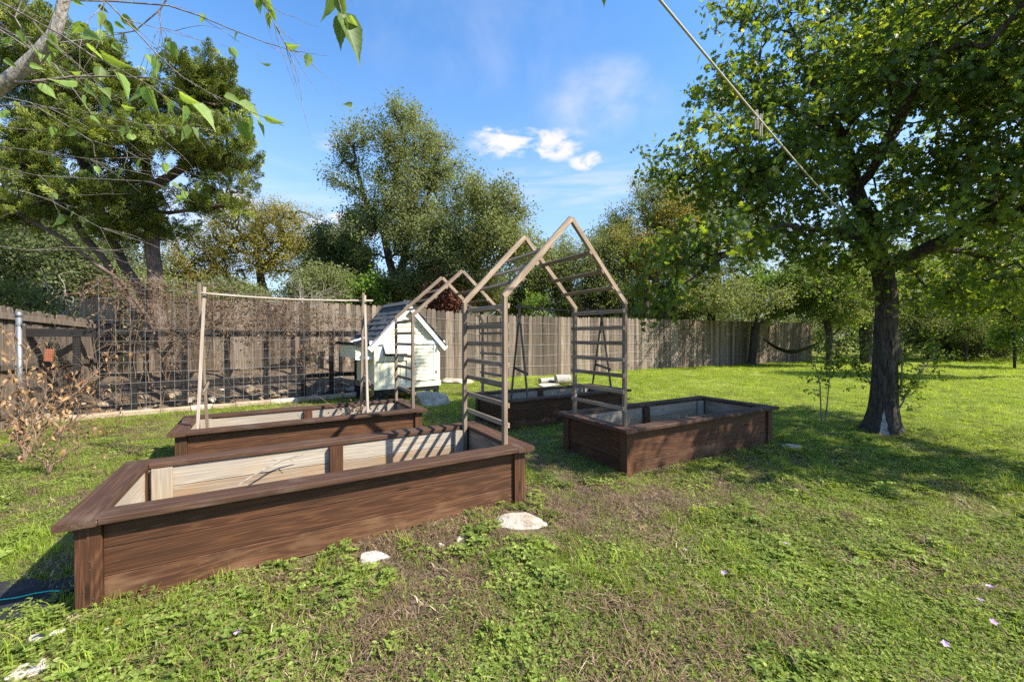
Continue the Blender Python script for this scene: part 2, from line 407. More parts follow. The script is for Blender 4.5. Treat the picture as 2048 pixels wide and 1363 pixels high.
nv = X.size; me = bpy.data.meshes.new('ground')
ii = np.arange(nv).reshape(X.shape)
q = np.stack([ii[:-1, :-1], ii[:-1, 1:], ii[1:, 1:], ii[1:, :-1]], -1).reshape(-1, 4)
me.vertices.add(nv); me.vertices.foreach_set('co', np.stack([X, Y, Z], -1).ravel().astype(np.float32))
me.loops.add(q.size); me.loops.foreach_set('vertex_index', q.ravel().astype(np.int32))
me.polygons.add(len(q)); me.polygons.foreach_set('loop_start', np.arange(0, q.size, 4, dtype=np.int32))
me.polygons.foreach_set('use_smooth', np.ones(len(q), bool)); me.update()
def lush(x, y):
    """how green the lawn is: thin and brown round the beds, full on the open lawn"""
    x = np.asarray(x, float); y = np.asarray(y, float)
    l = .42 + .75*(fbm(x, y, 1.5, 21, 5)-.5)*1.9
    lawn = 1/(1+np.exp(-(y - 6.0 + .0*x)*1.6)) * 1/(1+np.exp(-(x-.6)*2.0))
    l = l + lawn*.55
    l = l + .32*np.exp(-((x-2.0)**2/2.2 + (y-2.0)**2/.9))
    l = l + .30/(1+np.exp(-(x-3.4)*1.5))*np.exp(-(y/9)**2)
    l = l - .35*np.exp(-((x-.45)**2/.5 + (y-3.3)**2/1.2)) - .25*np.exp(-((x-1.6)**2/1.8+(y-3.25)**2/.12))
    l = l + .2*np.exp(-((x+3.2)**2/2 + (y-3.0)**2/3))
    l = l - .5*np.exp(-((x-19)**2/60 + (y-18)**2/12))
    return np.clip(l, 0, 1)
la = me.attributes.new('lush', 'FLOAT', 'POINT'); la.data.foreach_set('value', lush(X, Y).ravel().astype(np.float32))
m, t, b, out = newmat('soil_and_thatch')
geo = nd(t, 'ShaderNodeNewGeometry'); pos = geo.outputs['Position']
n1 = noise(t, pos, 3, 6, .6); n2 = noise(t, pos, 40, 5, .7); n3 = noise(t, pos, 160, 3, .7)
dirt = mixc(t, mapr(t, n1, .35, .65), (.095, .062, .042), (.18, .125, .085))
dirt = mixc(t, mapr(t, n2, .45, .7, 0, .8), dirt, (.30, .235, .165)); dirt = mixc(t, mapr(t, n3, .5, .75, 0, .8), dirt, (.06, .042, .03))
n4 = noise(t, pos, .9, 5, .6); grn = mixc(t, mapr(t, n2, .35, .65), (.17, .21, .025), (.36, .40, .07))
grn = mixc(t, mapr(t, n4, .48, .66, 0, .75), grn, (.115, .17, .03)); grn = mixc(t, mapr(t, noise(t, pos, 1.7, 5, .65), .58, .70, 0, .7), grn, (.33, .27, .13))
lu = nd(t, 'ShaderNodeAttribute', attribute_name='lush')
cd = nd(t, 'ShaderNodeVectorMath', operation='LENGTH'); t.links.new(pos, cd.inputs[0])
far = mapr(t, cd.outputs['Value'], 3, 11, .25, 1.0)
fac = mth(t, 'MULTIPLY', mth(t, 'MULTIPLY', mapr(t, mth(t, 'ADD', lu.outputs['Fac'], mth(t, 'MULTIPLY', mth(t, 'SUBTRACT', n2, .5), .5)), .15, .6), far), .92)
t.links.new(mixc(t, fac, dirt, grn), b.inputs['Base Color']); b.inputs['Specular IOR Level'].default_value = .1
bump(t, b, mth(t, 'ADD', n2, mth(t, 'MULTIPLY', n3, .5)), .8, .03)
me.materials.append(m)
ground = obj('ground', me); ground['kind'] = 'structure'

# ------------------------------------------------------------------ leaves, sprigs and scattering
def leaf_shape(kind):
    if kind == 'oval':
        return [(0, 0, 0), (.3, .36, .05), (.72, .30, .03), (1, 0, -.10), (.72, -.30, .03), (.3, -.36, .05), (.5, 0, -.05)], \
               [(0, 6, 1), (1, 6, 2), (2, 6, 3), (3, 6, 4), (4, 6, 5), (5, 6, 0)]
    if kind == 'narrow':
        return [(0, 0, 0), (.45, .2, .05), (1, 0, -.1), (.45, -.2, .05)], [(0, 1, 2, 3)]
    if kind == 'quad':
        return [(0, 0, 0), (.4, .36, .06), (1, 0, -.1), (.4, -.36, .06)], [(0, 1, 2), (0, 2, 3)]
    if kind == 'lobed':
        o = [(0, 0), (.2, .09), (.24, .38), (.4, .14), (.55, .50), (.66, .16), (.86, .30), (1.05, 0)]
        pts = o + [(x, -y) for x, y in o[-2:0:-1]]
        v = [(x, y, .12*abs(y) - .12*x*x) for x, y in pts] + [(.48, 0, -.05)]
        n = len(pts); return v, [(n, i, (i+1) % n) for i in range(n)]
    if kind == 'heart':
        o = [(0, 0), (-.04, .16), (.05, .32), (.2, .40), (.34, .37), (.36, .39), (.5, .31), (.53, .32), (.66, .2), (.69, .205), (.82, .09), (1.05, 0)]
        m_ = [(.15, 0), (.35, 0), (.6, 0), (.82, 0)]
        v = [(x, y, .28*abs(y) - .22*x*x + .02*math.sin(x*23)) for x, y in o] + [(x, -y, .28*abs(y) - .22*x*x + .02*math.sin(x*19)) for x, y in o[1:-1]]
        n = len(o); mm = len(v); v += [(x, 0, -.03 - .22*x*x) for x, _ in m_]
        v += []
        f = []
        def side(idx):
            seq = [0] + idx + [n-1]; c = [mm, mm+1, mm+2, mm+3]; out = []
            for i in range(len(seq)-1):
                k = min(3, int(i/len(seq)*4.6)); out.append((seq[i], seq[i+1], c[k]))
                k2 = min(3, int((i+1)/len(seq)*4.6))
                if k2 != k: out.append((c[k], seq[i+1], c[k2]))
            return out
        f += side(list(range(1, n-1))); f += [q[::-1] for q in side(list(range(n, n+n-2)))]
        return v, f
def put_leaf(mb, kind, base, dirn, nrm, L, a=None):
    v, f = leaf_shape(kind); x = Vector(dirn).normalized(); z = Vector(nrm); z = z - x*z.dot(x)
    if z.length < 1e-3: z = x.orthogonal()
    z.normalize(); y = z.cross(x); b_ = Vector(base)
    mb.add([b_ + x*(p[0]*L) + y*(p[1]*L) + z*(p[2]*L) for p in v], f, 0, a)
def rv(r=1): 
    v = Vector((R.gauss(0, 1), R.gauss(0, 1), R.gauss(0, 1))); return v.normalized()*r
protos = []
def proto(name, mb, mat, smooth=False):
    o = bpy.data.objects.new(name + '_piece', mb.mesh(name + '_piece', mat, smooth, True)); return o
def sprig(name, kind, n, L, rad, mat, up=.4, hang=0, twig=None):
    """leaves round a short forked twig that points to +Z"""
    mb = MB()
    for i in range(n):
        z = R.random(); p = Vector((R.gauss(0, .38), R.gauss(0, .38), 0))*rad*(.4+z*.7) + Vector((0, 0, (z-.25)*rad*1.3))
        d = (Vector((p.x, p.y, 0))*1.2/rad + rv(.8) + Vector((0, 0, up - hang)))
        put_leaf(mb, kind, p, d, Vector((0, 0, 1)) + rv(.75), L*R.uniform(.7, 1.25))
    return proto(name, mb, mat)
def tuft_juniper(name, seed):
    mb = MB(); L = .34
    for i in range(120):
        z = R.random()**.8; an = R.uniform(0, 2*PI); sp = (1-z*.75)
        rr0 = .13*sp*R.random()**.6; base = Vector((math.cos(an)*rr0, math.sin(an)*rr0, z*L*.8 + rr0*.5))
        d = Vector((math.cos(an)*sp*1.1, math.sin(an)*sp*1.1, .9+z)).normalized() + rv(.22)
        l = R.uniform(.035, .085)*(1.15-z*.5); tip = base + d.normalized()*l; s = d.orthogonal().normalized(); u = d.normalized().cross(s)
        w = R.uniform(.006, .010); mid = base.lerp(tip, .45)
        v = [base] + [mid + (s*math.cos(k*2.094)+u*math.sin(k*2.094))*w for k in range(3)] + [tip]
        mb.add(v, [(0, 2, 1), (0, 3, 2), (0, 1, 3), (4, 1, 2), (4, 2, 3), (4, 3, 1)])
    return proto(name, mb, M['leaf_juniper'])
def blade(mb, p, h, lean, w, segs=3, a=None):
    an = R.uniform(0, 2*PI); d = Vector((math.cos(an), math.sin(an), 0)); s = Vector((-d.y, d.x, 0))
    v = []; 
    for i in range(segs):
        t_ = i/segs; c = Vector(p) + d*(lean*t_*t_) + Vector((0, 0, h*(t_ - .25*t_*t_*min(1, lean/h))))
        v += [c - s*w*(1-t_*.6)/2, c + s*w*(1-t_*.6)/2]
    v.append(Vector(p) + d*lean + Vector((0, 0, h*(1-.35*min(1, lean/h)))))
    f = [(2*i, 2*i+1, 2*i+3, 2*i+2) for i in range(segs-1)] + [(2*segs-2, 2*segs-1, 2*segs)]
    mb.add(v, f, 0, a)
def p_grass(name, n, h, rad, mat, w=.004, lean=.5):
    mb = MB()
    for i in range(n):
        r = rad*math.sqrt(R.random()); an = R.uniform(0, 2*PI); hh = h*R.uniform(.5, 1.2)
        blade(mb, (r*math.cos(an), r*math.sin(an), -.006), hh, hh*R.uniform(.1, 1.4)*lean, w*R.uniform(.7, 1.3))
    return proto(name, mb, mat)
def p_weed(name, n, L, rad, h, mat, kind='oval'):
    mb = MB()
    for i in range(n):
        r = rad*math.sqrt(R.random()); an = R.uniform(0, 2*PI); hh = h*R.uniform(.25, 1)*(1-.5*r/rad)
        c = Vector((r*math.cos(an), r*math.sin(an), hh)); k0 = R.uniform(0, 6.28)
        for k in range(3):
            a2 = k0 + k*2.09 + R.uniform(-.4, .4)
            put_leaf(mb, kind, c, (math.cos(a2), math.sin(a2), R.uniform(-.15, .5)), (R.uniform(-.4, .4), R.uniform(-.4, .4), 1), L*R.uniform(.6, 1.25))
        if hh > .03: mb.tube([(c.x*.6, c.y*.6, 0), c], .0011, 3)
    return proto(name, mb, mat)
def p_straw(name, n, L, rad):
    mb = MB()
    for i in range(n):
        an = R.uniform(0, 2*PI); r = rad*math.sqrt(R.random()); c = Vector((r*math.cos(an), r*math.sin(an), R.uniform(.001, .022)))
        a2 = R.uniform(0, 2*PI); d = Vector((math.cos(a2), math.sin(a2), R.uniform(-.05, .35))); l = L*R.uniform(.4, 1.2); s = Vector((-d.y, d.x, 0))
        b2 = Vector((R.uniform(-.3, .3), R.uniform(-.3, .3), .1)); w = R.uniform(.0008, .0018)
        m1 = c + d*l*.5 + b2*l*.3; e = c + d*l + Vector((0, 0, -.02))
        mb.add([c-s*w, c+s*w, m1+s*w, m1-s*w, e], [(0, 1, 2, 3), (3, 2, 4)])
    return proto(name, mb, M['straw'])

_gn = {}
def gn_group(pr):
    key = tuple(o.name for o in pr)
    if key in _gn: return _gn[key]
    g = bpy.data.node_groups.new('scatter_pieces', 'GeometryNodeTree')
    g.interface.new_socket('Geometry', in_out='INPUT', socket_type='NodeSocketGeometry')
    g.interface.new_socket('Geometry', in_out='OUTPUT', socket_type='NodeSocketGeometry')
    i = g.nodes.new('NodeGroupInput'); o = g.nodes.new('NodeGroupOutput')
    iop = g.nodes.new('GeometryNodeInstanceOnPoints'); jn = g.nodes.new('GeometryNodeJoinGeometry')
    for p in pr:
        oi = g.nodes.new('GeometryNodeObjectInfo'); oi.inputs['Object'].default_value = p; oi.inputs['As Instance'].default_value = True
        g.links.new(oi.outputs['Geometry'], jn.inputs[0])
    def na(name, ty):
        n = g.nodes.new('GeometryNodeInputNamedAttribute'); n.data_type = ty; n.inputs['Name'].default_value = name
        return next(s for s in n.outputs if s.enabled and s.name == 'Attribute')
    g.links.new(i.outputs[0], iop.inputs['Points']); g.links.new(jn.outputs[0], iop.inputs['Instance'])
    iop.inputs['Pick Instance'].default_value = True
    g.links.new(na('idx', 'INT'), iop.inputs['Instance Index']); g.links.new(na('rot', 'QUATERNION'), iop.inputs['Rotation'])
    g.links.new(na('scl', 'FLOAT'), iop.inputs['Scale']); g.links.new(iop.outputs[0], o.inputs[0])
    _gn[key] = g; return g
def qmul(a, b):
    w1, x1, y1, z1 = a.T; w2, x2, y2, z2 = b.T
    return np.stack([w1*w2-x1*x2-y1*y2-z1*z2, w1*x2+x1*w2+y1*z2-z1*y2, w1*y2-x1*z2+y1*w2+z1*x2, w1*z2+x1*y2-y1*x2+z1*w2], -1)
def quats(dirs, spin):
    d = dirs/np.maximum(1e-9, np.linalg.norm(dirs, axis=1))[:, None]
    th = np.arccos(np.clip(d[:, 2], -1, 1)); ph = np.arctan2(d[:, 1], d[:, 0]); z = np.zeros_like(th)
    qz = lambda a: np.stack([np.cos(a/2), z, z, np.sin(a/2)], -1)
    qy = np.stack([np.cos(th/2), z, np.sin(th/2), z], -1)
    return qmul(qmul(qz(ph), qy), qz(spin))
def scatter(name, P, D, scl, pr, parent=None, idx=None):
    P = np.asarray(P, np.float32); n = len(P)
    me = bpy.data.meshes.new(name); me.vertices.add(n); me.vertices.foreach_set('co', P.ravel())
    q = quats(np.asarray(D, float), rng.uniform(0, 6.28, n))
    a = me.attributes.new('rot', 'QUATERNION', 'POINT'); a.data.foreach_set('value', q.astype(np.float32).ravel())
    a = me.attributes.new('scl', 'FLOAT', 'POINT'); a.data.foreach_set('value', np.asarray(scl, np.float32))
    a = me.attributes.new('idx', 'INT', 'POINT'); a.data.foreach_set('value', (rng.integers(0, len(pr), n) if idx is None else idx).astype(np.int32))
    o = obj(name, me, parent); mo = o.modifiers.new('scatter', 'NODES'); mo.node_group = gn_group(pr); o['kind'] = 'stuff'
    return o

# ------------------------------------------------------------------ trees
def grow(polys, attr, step, seed=0, sag=0.0):
    P = []; par = []; pathl = []
    for k, pl in enumerate(polys):
        pl = [Vector(p) for p in pl]
        dense = []
        for a, b_ in zip(pl, pl[1:]):
            n = max(1, int((b_-a).length/step))
            dense += [a.lerp(b_, i/n) for i in range(n)]
        dense.append(pl[-1])
        if k == 0: prev = -1
        else:
            A = np.array(P); prev = int(np.argmin(((A-np.array(dense[0]))**2).sum(1))); dense = dense[1:] if len(dense) > 1 else dense
        for i, p in enumerate(dense):
            if 0 < i < len(dense)-1: p = p + rv(step*.10)
            P.append(tuple(p)); par.append(prev)
            pathl.append(0 if prev < 0 else pathl[prev] + (Vector(P[prev])-Vector(p)).length); prev = len(P)-1
    nsk = len(P); cap = nsk + len(attr)*12
    A = np.zeros((cap, 3)); A[:nsk] = P; PL = np.zeros(cap); PL[:nsk] = pathl; par = par + [0]*(cap-nsk); n = nsk
    d0 = np.min(((attr[:, None, :]-A[None, :nsk:2])**2).sum(-1), 1); order = np.argsort(d0)
    term = []
    base_ok = np.zeros(cap, bool); base_ok[:nsk] = PL[:nsk] > pathl[-1]*0 + PL[:nsk].max()*.16
    for ai in order:
        t_ = attr[ai]; dd = np.sqrt(((A[:n]-t_)**2).sum(1)); cost = dd + .10*PL[:n] + np.where(base_ok[:n], 0, 1.2)
        j = int(np.argmin(cost)); a = A[j].copy(); L = dd[j]; k = max(1, min(11, int(math.ceil(L/step)))); prev = j
        bow = rng.normal(0, .10, 3)*L; bow[2] += .08*L
        for i in range(1, k+1):
            s = i/k; p = a + (t_-a)*s + bow*math.sin(PI*s)*.8 + (rng.normal(0, .05, 3)*step if i < k else 0)
            A[n] = p; par[n] = prev; PL[n] = PL[prev] + L/k; base_ok[n] = True; prev = n; n += 1
        term.append(prev)
    return A[:n], np.array(par[:n]), term
def skeleton(A, par, term, Rt, r0, cut=0.0):
    n = len(A); cnt = np.zeros(n)
    for t_ in term: cnt[t_] += 1
    for i in range(n-1, 0, -1):
        if cnt[i] == 0: cnt[i] = .5
        if par[i] >= 0: cnt[par[i]] += cnt[i]
    cnt[0] = max(cnt[0], cnt.max()); p = math.log(Rt/r0)/math.log(max(3, cnt[0]))
    rad = r0*np.maximum(1, cnt)**p
    ch = {}
    for i in range(1, n): ch.setdefault(par[i], []).append(i)
    chains = []; st = [(0, -1)]
    while st:
        s, pr = st.pop(); c = [] if pr < 0 else [pr]; i = s
        while True:
            c.append(i); k = ch.get(i, [])
            if not k: break
            k = sorted(k, key=lambda q: -cnt[q])
            for q in k[1:]: st.append((q, i))
            i = k[0]
        chains.append(c)
    return rad, chains
def wood_mesh(A, rad, chains, mat, name, parent, flare=None, kmax=12, cut=0):
    mb = MB()
    for c in chains:
        r = [rad[i] for i in c]
        if len(c) > 1 and c[0] != 0: r[0] = min(r[0], r[1]*1.15)
        if max(r) < cut: continue
        k = kmax if r[0] > .12 else 8 if r[0] > .05 else 5 if r[0] > .015 else 3
        mb.tube([A[i] for i in c], r, k, wob=.07 if r[0] > .08 else 0)
    return part(parent, name, mb, mat, smooth=True)
def ell(n, c, r, bias=.5):
    v = rng.normal(size=(n, 3)); v /= np.linalg.norm(v, axis=1)[:, None]
    lump = .72 + .62*vn3(v*1.0 + np.array(c), 2.6, 2)
    return np.array(c) + v*np.array(r)*(rng.random(n)**bias*lump)[:, None]
def attractors(blobs, n, gate=.0, gs=1.2, seed=1):
    """blobs: (centre, radii) ellipsoids in metres"""
    w = np.array([r[0]*r[1]*r[2] for c, r in blobs])**.72; w /= w.sum()
    out = []; cen = []
    for (c, r), k in zip(blobs, w):
        p = ell(int(n*k*(1+gate*2))+2, c, r, .42)
        keep = vn3(p, gs, seed) > gate
        p = p[keep][:int(n*k)+1]; out.append(p); cen.append(np.repeat(np.array(c)[None], len(p), 0))
    return np.concatenate(out), np.concatenate(cen)
def make_tree(name, label, cat, trunks, blobs, n, pr, Rt, r0, mat, step=.5, scale=(.8, 1.3), gate=.0, gs=1.0, group=None, seed=1, updir=.7, cut=0, spread=1, extra=None, midk=.35):
    base = Vector(trunks[0][0]); t_ = thing(name, label, cat, (base.x, base.y, 0), 0, group)
    at_, ce = attractors(blobs, n, gate, gs, seed)
    A, par, term = grow(trunks, at_, step)
    rad, ch = skeleton(A, par, term, Rt, r0)
    off = np.array((base.x, base.y, 0)); 
    wood_mesh(A-off, rad, ch, mat, 'trunk', t_, cut=cut)
    # foliage at every twig end and some along the twigs
    tips = A[term]; order_c = []
    K = ((tips[:, None, :]-at_[None])**2).sum(-1).argmin(1) if len(tips)*len(at_) < 9e6 else np.arange(len(tips))
    out = tips - ce[K]; out /= np.maximum(.05, np.linalg.norm(out, axis=1))[:, None]
    prev = A[par[term]]; tw = tips-prev; tw /= np.maximum(1e-6, np.linalg.norm(tw, axis=1))[:, None]
    D = out*.7*spread + tw*.5 + np.array([0, 0, updir]) + rng.normal(0, .35, tips.shape)
    P = [tips]; DD = [D]
    mid = tips*.45 + prev*.55 + rng.normal(0, step*.25, tips.shape); hm_ = rng.random(len(mid)) < midk; P.append(mid[hm_]); DD.append((D + rng.normal(0, .5, D.shape))[hm_])
    if extra:
        for _ in range(extra): P.append(tips + rng.normal(0, step*.5, tips.shape)); DD.append(D + rng.normal(0, .5, D.shape))
    P = np.concatenate(P) - off; DD = np.concatenate(DD)
    scatter('crown', P, DD, rng.uniform(*scale, len(P)), pr, t_)
    return t_, A, rad

SP = dict(
    oak=[sprig('oak_sprig', 'lobed', 13, .085, .20, M['leaf_oak'], .1, .3) for _ in range(4)],
    live=[sprig('live_oak_sprig', 'oval', 64, .056, .40, M['leaf_live'], .7) for _ in range(4)],
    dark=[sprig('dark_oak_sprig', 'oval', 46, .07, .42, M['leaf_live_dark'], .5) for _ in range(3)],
    elm=[sprig('elm_sprig', 'oval', 44, .06, .42, M['leaf_elm'], .2) for _ in range(3)],
    bright=[sprig('bright_sprig', 'oval', 26, .09, .33, M['leaf_bright'], .3) for _ in range(3)],
    red=[sprig('rusty_sprig', 'oval', 40, .07, .30, M['leaf_red'], .1) for _ in range(2)],
    jun=[tuft_juniper('juniper_spray', k) for k in range(5)],
)
SP['mix'] = SP['bright'][:2] + SP['live'][:3]
def pb(px, py, d, rx, ry, rd): 
    c = at(px, py, d); return (tuple(c), (rx*d/F, rd, ry*d/F))
def gnd(px, d): return Vector(((px-1024)/F*d, d, -.1))

# the big red oak on the lawn
D0 = 5.72
tr = [[gnd(1768, D0), at(1770, 800, D0), at(1776, 700, D0), at(1775, 600, D0), at(1768, 540, D0), at(1745, 480, 5.7), at(1715, 380, 5.8), at(1690, 280, 5.9), at(1640, 200, 6.0), at(1600, 110, 6.2), at(1560, 0, 6.4), at(1540, -160, 6.6)],
      [at(1772, 550, D0), at(1812, 515, 5.5), at(1880, 480, 5.2), at(1980, 440, 4.8), at(2120, 410, 4.4), at(2300, 330, 4.0)],
      [at(1860, 490, 5.3), at(1930, 505, 6.1), at(2050, 545, 6.7)],
      [at(1752, 490, 5.7), at(1680, 465, 5.3), at(1570, 450, 4.9), at(1460, 500, 4.6), at(1380, 560, 4.5)],
      [at(1700, 330, 5.9), at(1600, 310, 5.6), at(1480, 330, 5.4), at(1370, 310, 5.3)],
      [at(1715, 380, 5.8), at(1790, 270, 6.1), at(1870, 130, 6.3), at(1960, 10, 6.3), at(2050, -140, 6.2)],
      [at(1720, 400, 5.8), at(1760, 300, 5.3), at(1830, 180, 4.6), at(1960, -20, 4.1)],
      [at(1690, 280, 5.9), at(1560, 200, 6.0), at(1460, 130, 6.1)]]
bl = [pb(1660, 300, 5.8, 250, 190, 1.7), pb(1500, 370, 5.5, 150, 110, 1.2), pb(1375, 320, 5.4, 95, 60, .8), pb(1580, 120, 5.9, 150, 140, .9),
      pb(1440, 190, 5.8, 60, 60, .5), pb(1470, 20, 6.0, 60, 40, .4), pb(1850, 150, 5.9, 230, 200, 1.9), pb(1960, 400, 5.2, 160, 100, 1.5), pb(1720, 480, 5.4, 190, 60, 1.4),
      pb(1400, 500, 4.7, 120, 50, .8), pb(1340, 580, 4.6, 70, 35, .45), pb(1950, 560, 6.4, 130, 60, 1.2), pb(2080, 250, 4.4, 160, 220, 1.4), pb(1830, -90, 6.0, 190, 130, 1.4),
      pb(1900, 590, 5.4, 150, 45, .9), pb(1900, 290, 5.8, 130, 90, 1.0), pb(1790, 60, 6.2, 130, 70, 1.0), pb(2000, 90, 5.6, 110, 110, 1.1), pb(1990, 600, 6.2, 90, 40, .9), pb(1300, 610, 4.7, 40, 25, .3), ((7.4, 2.9, 4.0), (1.3, .9, .8)), ((9.1, 3.0, 4.0), (1.2, .8, .8)), ((6.3, 4.1, 4.6), (1.5, 1.1, .9)), ((7.2, 3.4, 3.9), (1.3, .9, .8)), ((5.6, 3.0, 5.3), (1.2, 1.0, .7)), ((5.2, 4.6, 4.6), (1.2, 1.2, .8)), ((7.8, 5.0, 3.6), (1.4, 1.4, .9))]
oak, OA, Or = make_tree('red_oak_tree', 'large oak with flared trunk on the lawn, clothesline tied to it', 'tree', tr, bl, 4100, SP['oak'], .124, .0040, M['bark_oak'], .28, (.65, 1.05), .42, 1.3, None, 3, .25)
# the flared, fluted foot of that trunk
mb = MB(); K = 28; vs = []; rows = [(-.12, .35), (.0, .275), (.07, .235), (.16, .200), (.3, .172), (.5, .153), (.8, .138), (1.2, .130), (1.6, .126)]
for iz, (z, r) in enumerate(rows):
    for j in range(K):
        a = 2*PI*j/K; fl = 1 + .16*math.sin(a*3+1.1)*math.exp(-z*2.2) + .07*math.sin(a*7+.5) + R.uniform(-.02, .02)
        fl -= .22*math.exp(-((a-4.05)/.20)**2)*math.exp(-z*.9)
        vs.append((math.cos(a)*r*fl + (.012*z), math.sin(a)*r*fl, z))
mb.add(vs, [(i*K+j, i*K+(j+1) % K, (i+1)*K+(j+1) % K, (i+1)*K+j) for i in range(len(rows)-1) for j in range(K)])
part(oak, 'trunk_flare', mb, M['bark_oak'], True)
def foot_r(a, z):
    r = float(np.interp(z, [q[0] for q in rows], [q[1] for q in rows])); a %= 2*PI
    fl = 1 + .16*math.sin(a*3+1.1)*math.exp(-z*2.2) + .07*math.sin(a*7+.5) - .22*math.exp(-((a-4.05)/.20)**2)*math.exp(-z*.9)
    return r*fl + .012
mb = MB(); zz = [.0, .04, .09, .15, .21, .26, .31, .35]; ww = [.20, .24, .19, .21, .12, .13, .06, .02]; vs = []
for z, w_ in zip(zz, ww):
    for u in (-1, -.33, .33, 1): a = 4.02 + u*w_*.8 + R.uniform(-.035, .035); r = foot_r(a, z); vs.append((math.cos(a)*r, math.sin(a)*r, z))
mb.add(vs, [(i*4+j, i*4+j+1, (i+1)*4+j+1, (i+1)*4+j) for i in range(7) for j in range(3)])
part(oak, 'bare_wood_scar', mb, M['bark_pale'], True, label='pale bark-less scar at the foot of the trunk')

# juniper at the left, behind the run
D1 = 8.4
tr = [[gnd(345, D1), at(335, 700, D1), at(318, 640, D1), at(309, 540, 8.4), at(306, 470, 8.4), at(300, 380, 8.4), at(280, 280, 8.3), at(270, 180, 8.3), at(290, 110, 8.2)],
      [at(325, 680, D1), at(280, 610, 8.2), at(235, 560, 8.0), at(160, 500, 7.8), at(80, 450, 7.6), at(-30, 400, 7.5), at(-160, 330, 7.4)],
      [at(320, 660, D1), at(255, 600, 8.3), at(220, 540, 8.3), at(150, 440, 8.2), at(60, 340, 8.0), at(-40, 220, 7.9)],
      [at(318, 640, D1), at(270, 560, 8.5), at(215, 470, 8.6), at(180, 360, 8.6), at(120, 230, 8.5), at(60, 80, 8.4)],
      [at(280, 610, 8.2), at(215, 560, 8.1), at(110, 540, 7.9), at(0, 500, 7.7)],
      [at(300, 380, 8.4), at(370, 330, 8.2), at(430, 300, 8.1)], [at(305, 430, 8.4), at(380, 420, 8.2), at(440, 410, 8.2)]]
bl = [pb(350, 135, 7.7, 45, 35, 0.52), pb(420, 150, 8.2, 38, 38, 0.44), pb(455, 210, 8.6, 35, 30, 0.41), pb(385, 225, 8.3, 60, 45, 0.70), pb(462, 272, 7.7, 35, 24, 0.41), pb(480, 322, 8.2, 32, 18, 0.37), pb(430, 340, 8.6, 50, 30, 0.58), pb(478, 376, 8.3, 28, 13, 0.32), pb(340, 300, 7.7, 60, 42, 0.70), pb(280, 200, 8.2, 50, 40, 0.58), pb(230, 140, 8.6, 50, 40, 0.58), pb(160, 200, 8.3, 60, 50, 0.70), pb(230, 290, 7.7, 60, 42, 0.70), pb(120, 290, 8.2, 60, 46, 0.70), pb(60, 180, 8.6, 60, 60, 0.70), pb(30, 60, 8.3, 50, 60, 0.58), pb(40, 320, 7.7, 55, 50, 0.64), pb(380, 400, 8.2, 60, 24, 0.70), pb(300, 395, 8.6, 60, 28, 0.70), pb(440, 420, 8.3, 40, 13, 0.46), pb(200, 400, 7.7, 60, 32, 0.70), pb(120, 400, 8.2, 50, 35, 0.58), pb(320, 455, 8.6, 50, 22, 0.58), pb(250, 465, 8.3, 50, 26, 0.58), pb(30, 430, 7.7, 60, 30, 0.70), pb(120, 100, 8.2, 50, 50, 0.58)]
make_tree('juniper_tree', 'big leaning juniper with shaggy many-stemmed trunk behind the wire run', 'tree', tr, bl, 2500, SP['jun'], .16, .005, M['bark_cedar'], .35, (.5, 1.0), .43, 2.2, None, 5, .9, midk=.8)

def bgtree(name, label, px, d, blobs, n, pr, Rt=.2, mat='bark_dark', fork=None, cat='tree', scale=(.8, 1.35), gate=.37, step=.6, updir=.6, extra=0, r0=.012, group=None, spread=1):
    zt = max(b_[1] for b_ in blobs)
    tr = fork if fork else [[gnd(px, d), at(px, 640, d), at(px+4, (zt+640)/2, d)]]
    bl = [pb(x, y, d+dd, rx, ry, rd) for (x, y, rx, ry, rd, dd) in blobs]
    return make_tree(name, label, cat, tr, bl, n, SP[pr], Rt, r0, M[mat], step, scale, gate, 1.5, group, int(px) % 37, updir, cut=.014, extra=extra, spread=spread)
d = 15.5
bgtree('live_oak_tree', 'tallest live oak in the middle behind the fence with forked dark trunk', 792, d,
       [(712, 275, 28, 36, 0.53, -0.3), (685, 300, 22, 26, 0.42, 0), (700, 335, 26, 16, 0.50, 0.3), (675, 365, 24, 12, 0.46, -0.3), (705, 385, 18, 16, 0.35, 0), (800, 245, 42, 30, 0.80, 0.3), (765, 270, 20, 34, 0.38, -0.3), (812, 305, 50, 36, 0.95, 0), (855, 280, 28, 30, 0.53, 0.3), (895, 310, 24, 34, 0.46, -0.3), (925, 352, 20, 34, 0.38, 0), (870, 350, 45, 40, 0.86, 0.3), (790, 360, 50, 38, 0.95, -0.3), (830, 420, 75, 45, 1.43, 0), (760, 430, 50, 38, 0.95, 0.3), (725, 478, 50, 32, 0.95, -0.3), (870, 480, 65, 38, 1.24, 0), (920, 420, 30, 35, 0.57, 0.3), (800, 480, 50, 30, 0.95, -0.3), (850, 520, 50, 22, 0.95, 0)], 950, 'live', .19, gate=.43,
       fork=[[gnd(795, d), at(795, 610, d), at(796, 570, d), at(775, 520, d), at(765, 470, d), at(790, 380, d), at(800, 300, d)], [at(796, 570, d), at(808, 520, d), at(812, 480, d), at(850, 400, d), at(880, 340, d)], [at(765, 470, d), at(730, 400, d), at(715, 340, d)], [at(808, 520, d), at(870, 490, d), at(920, 440, d)]])
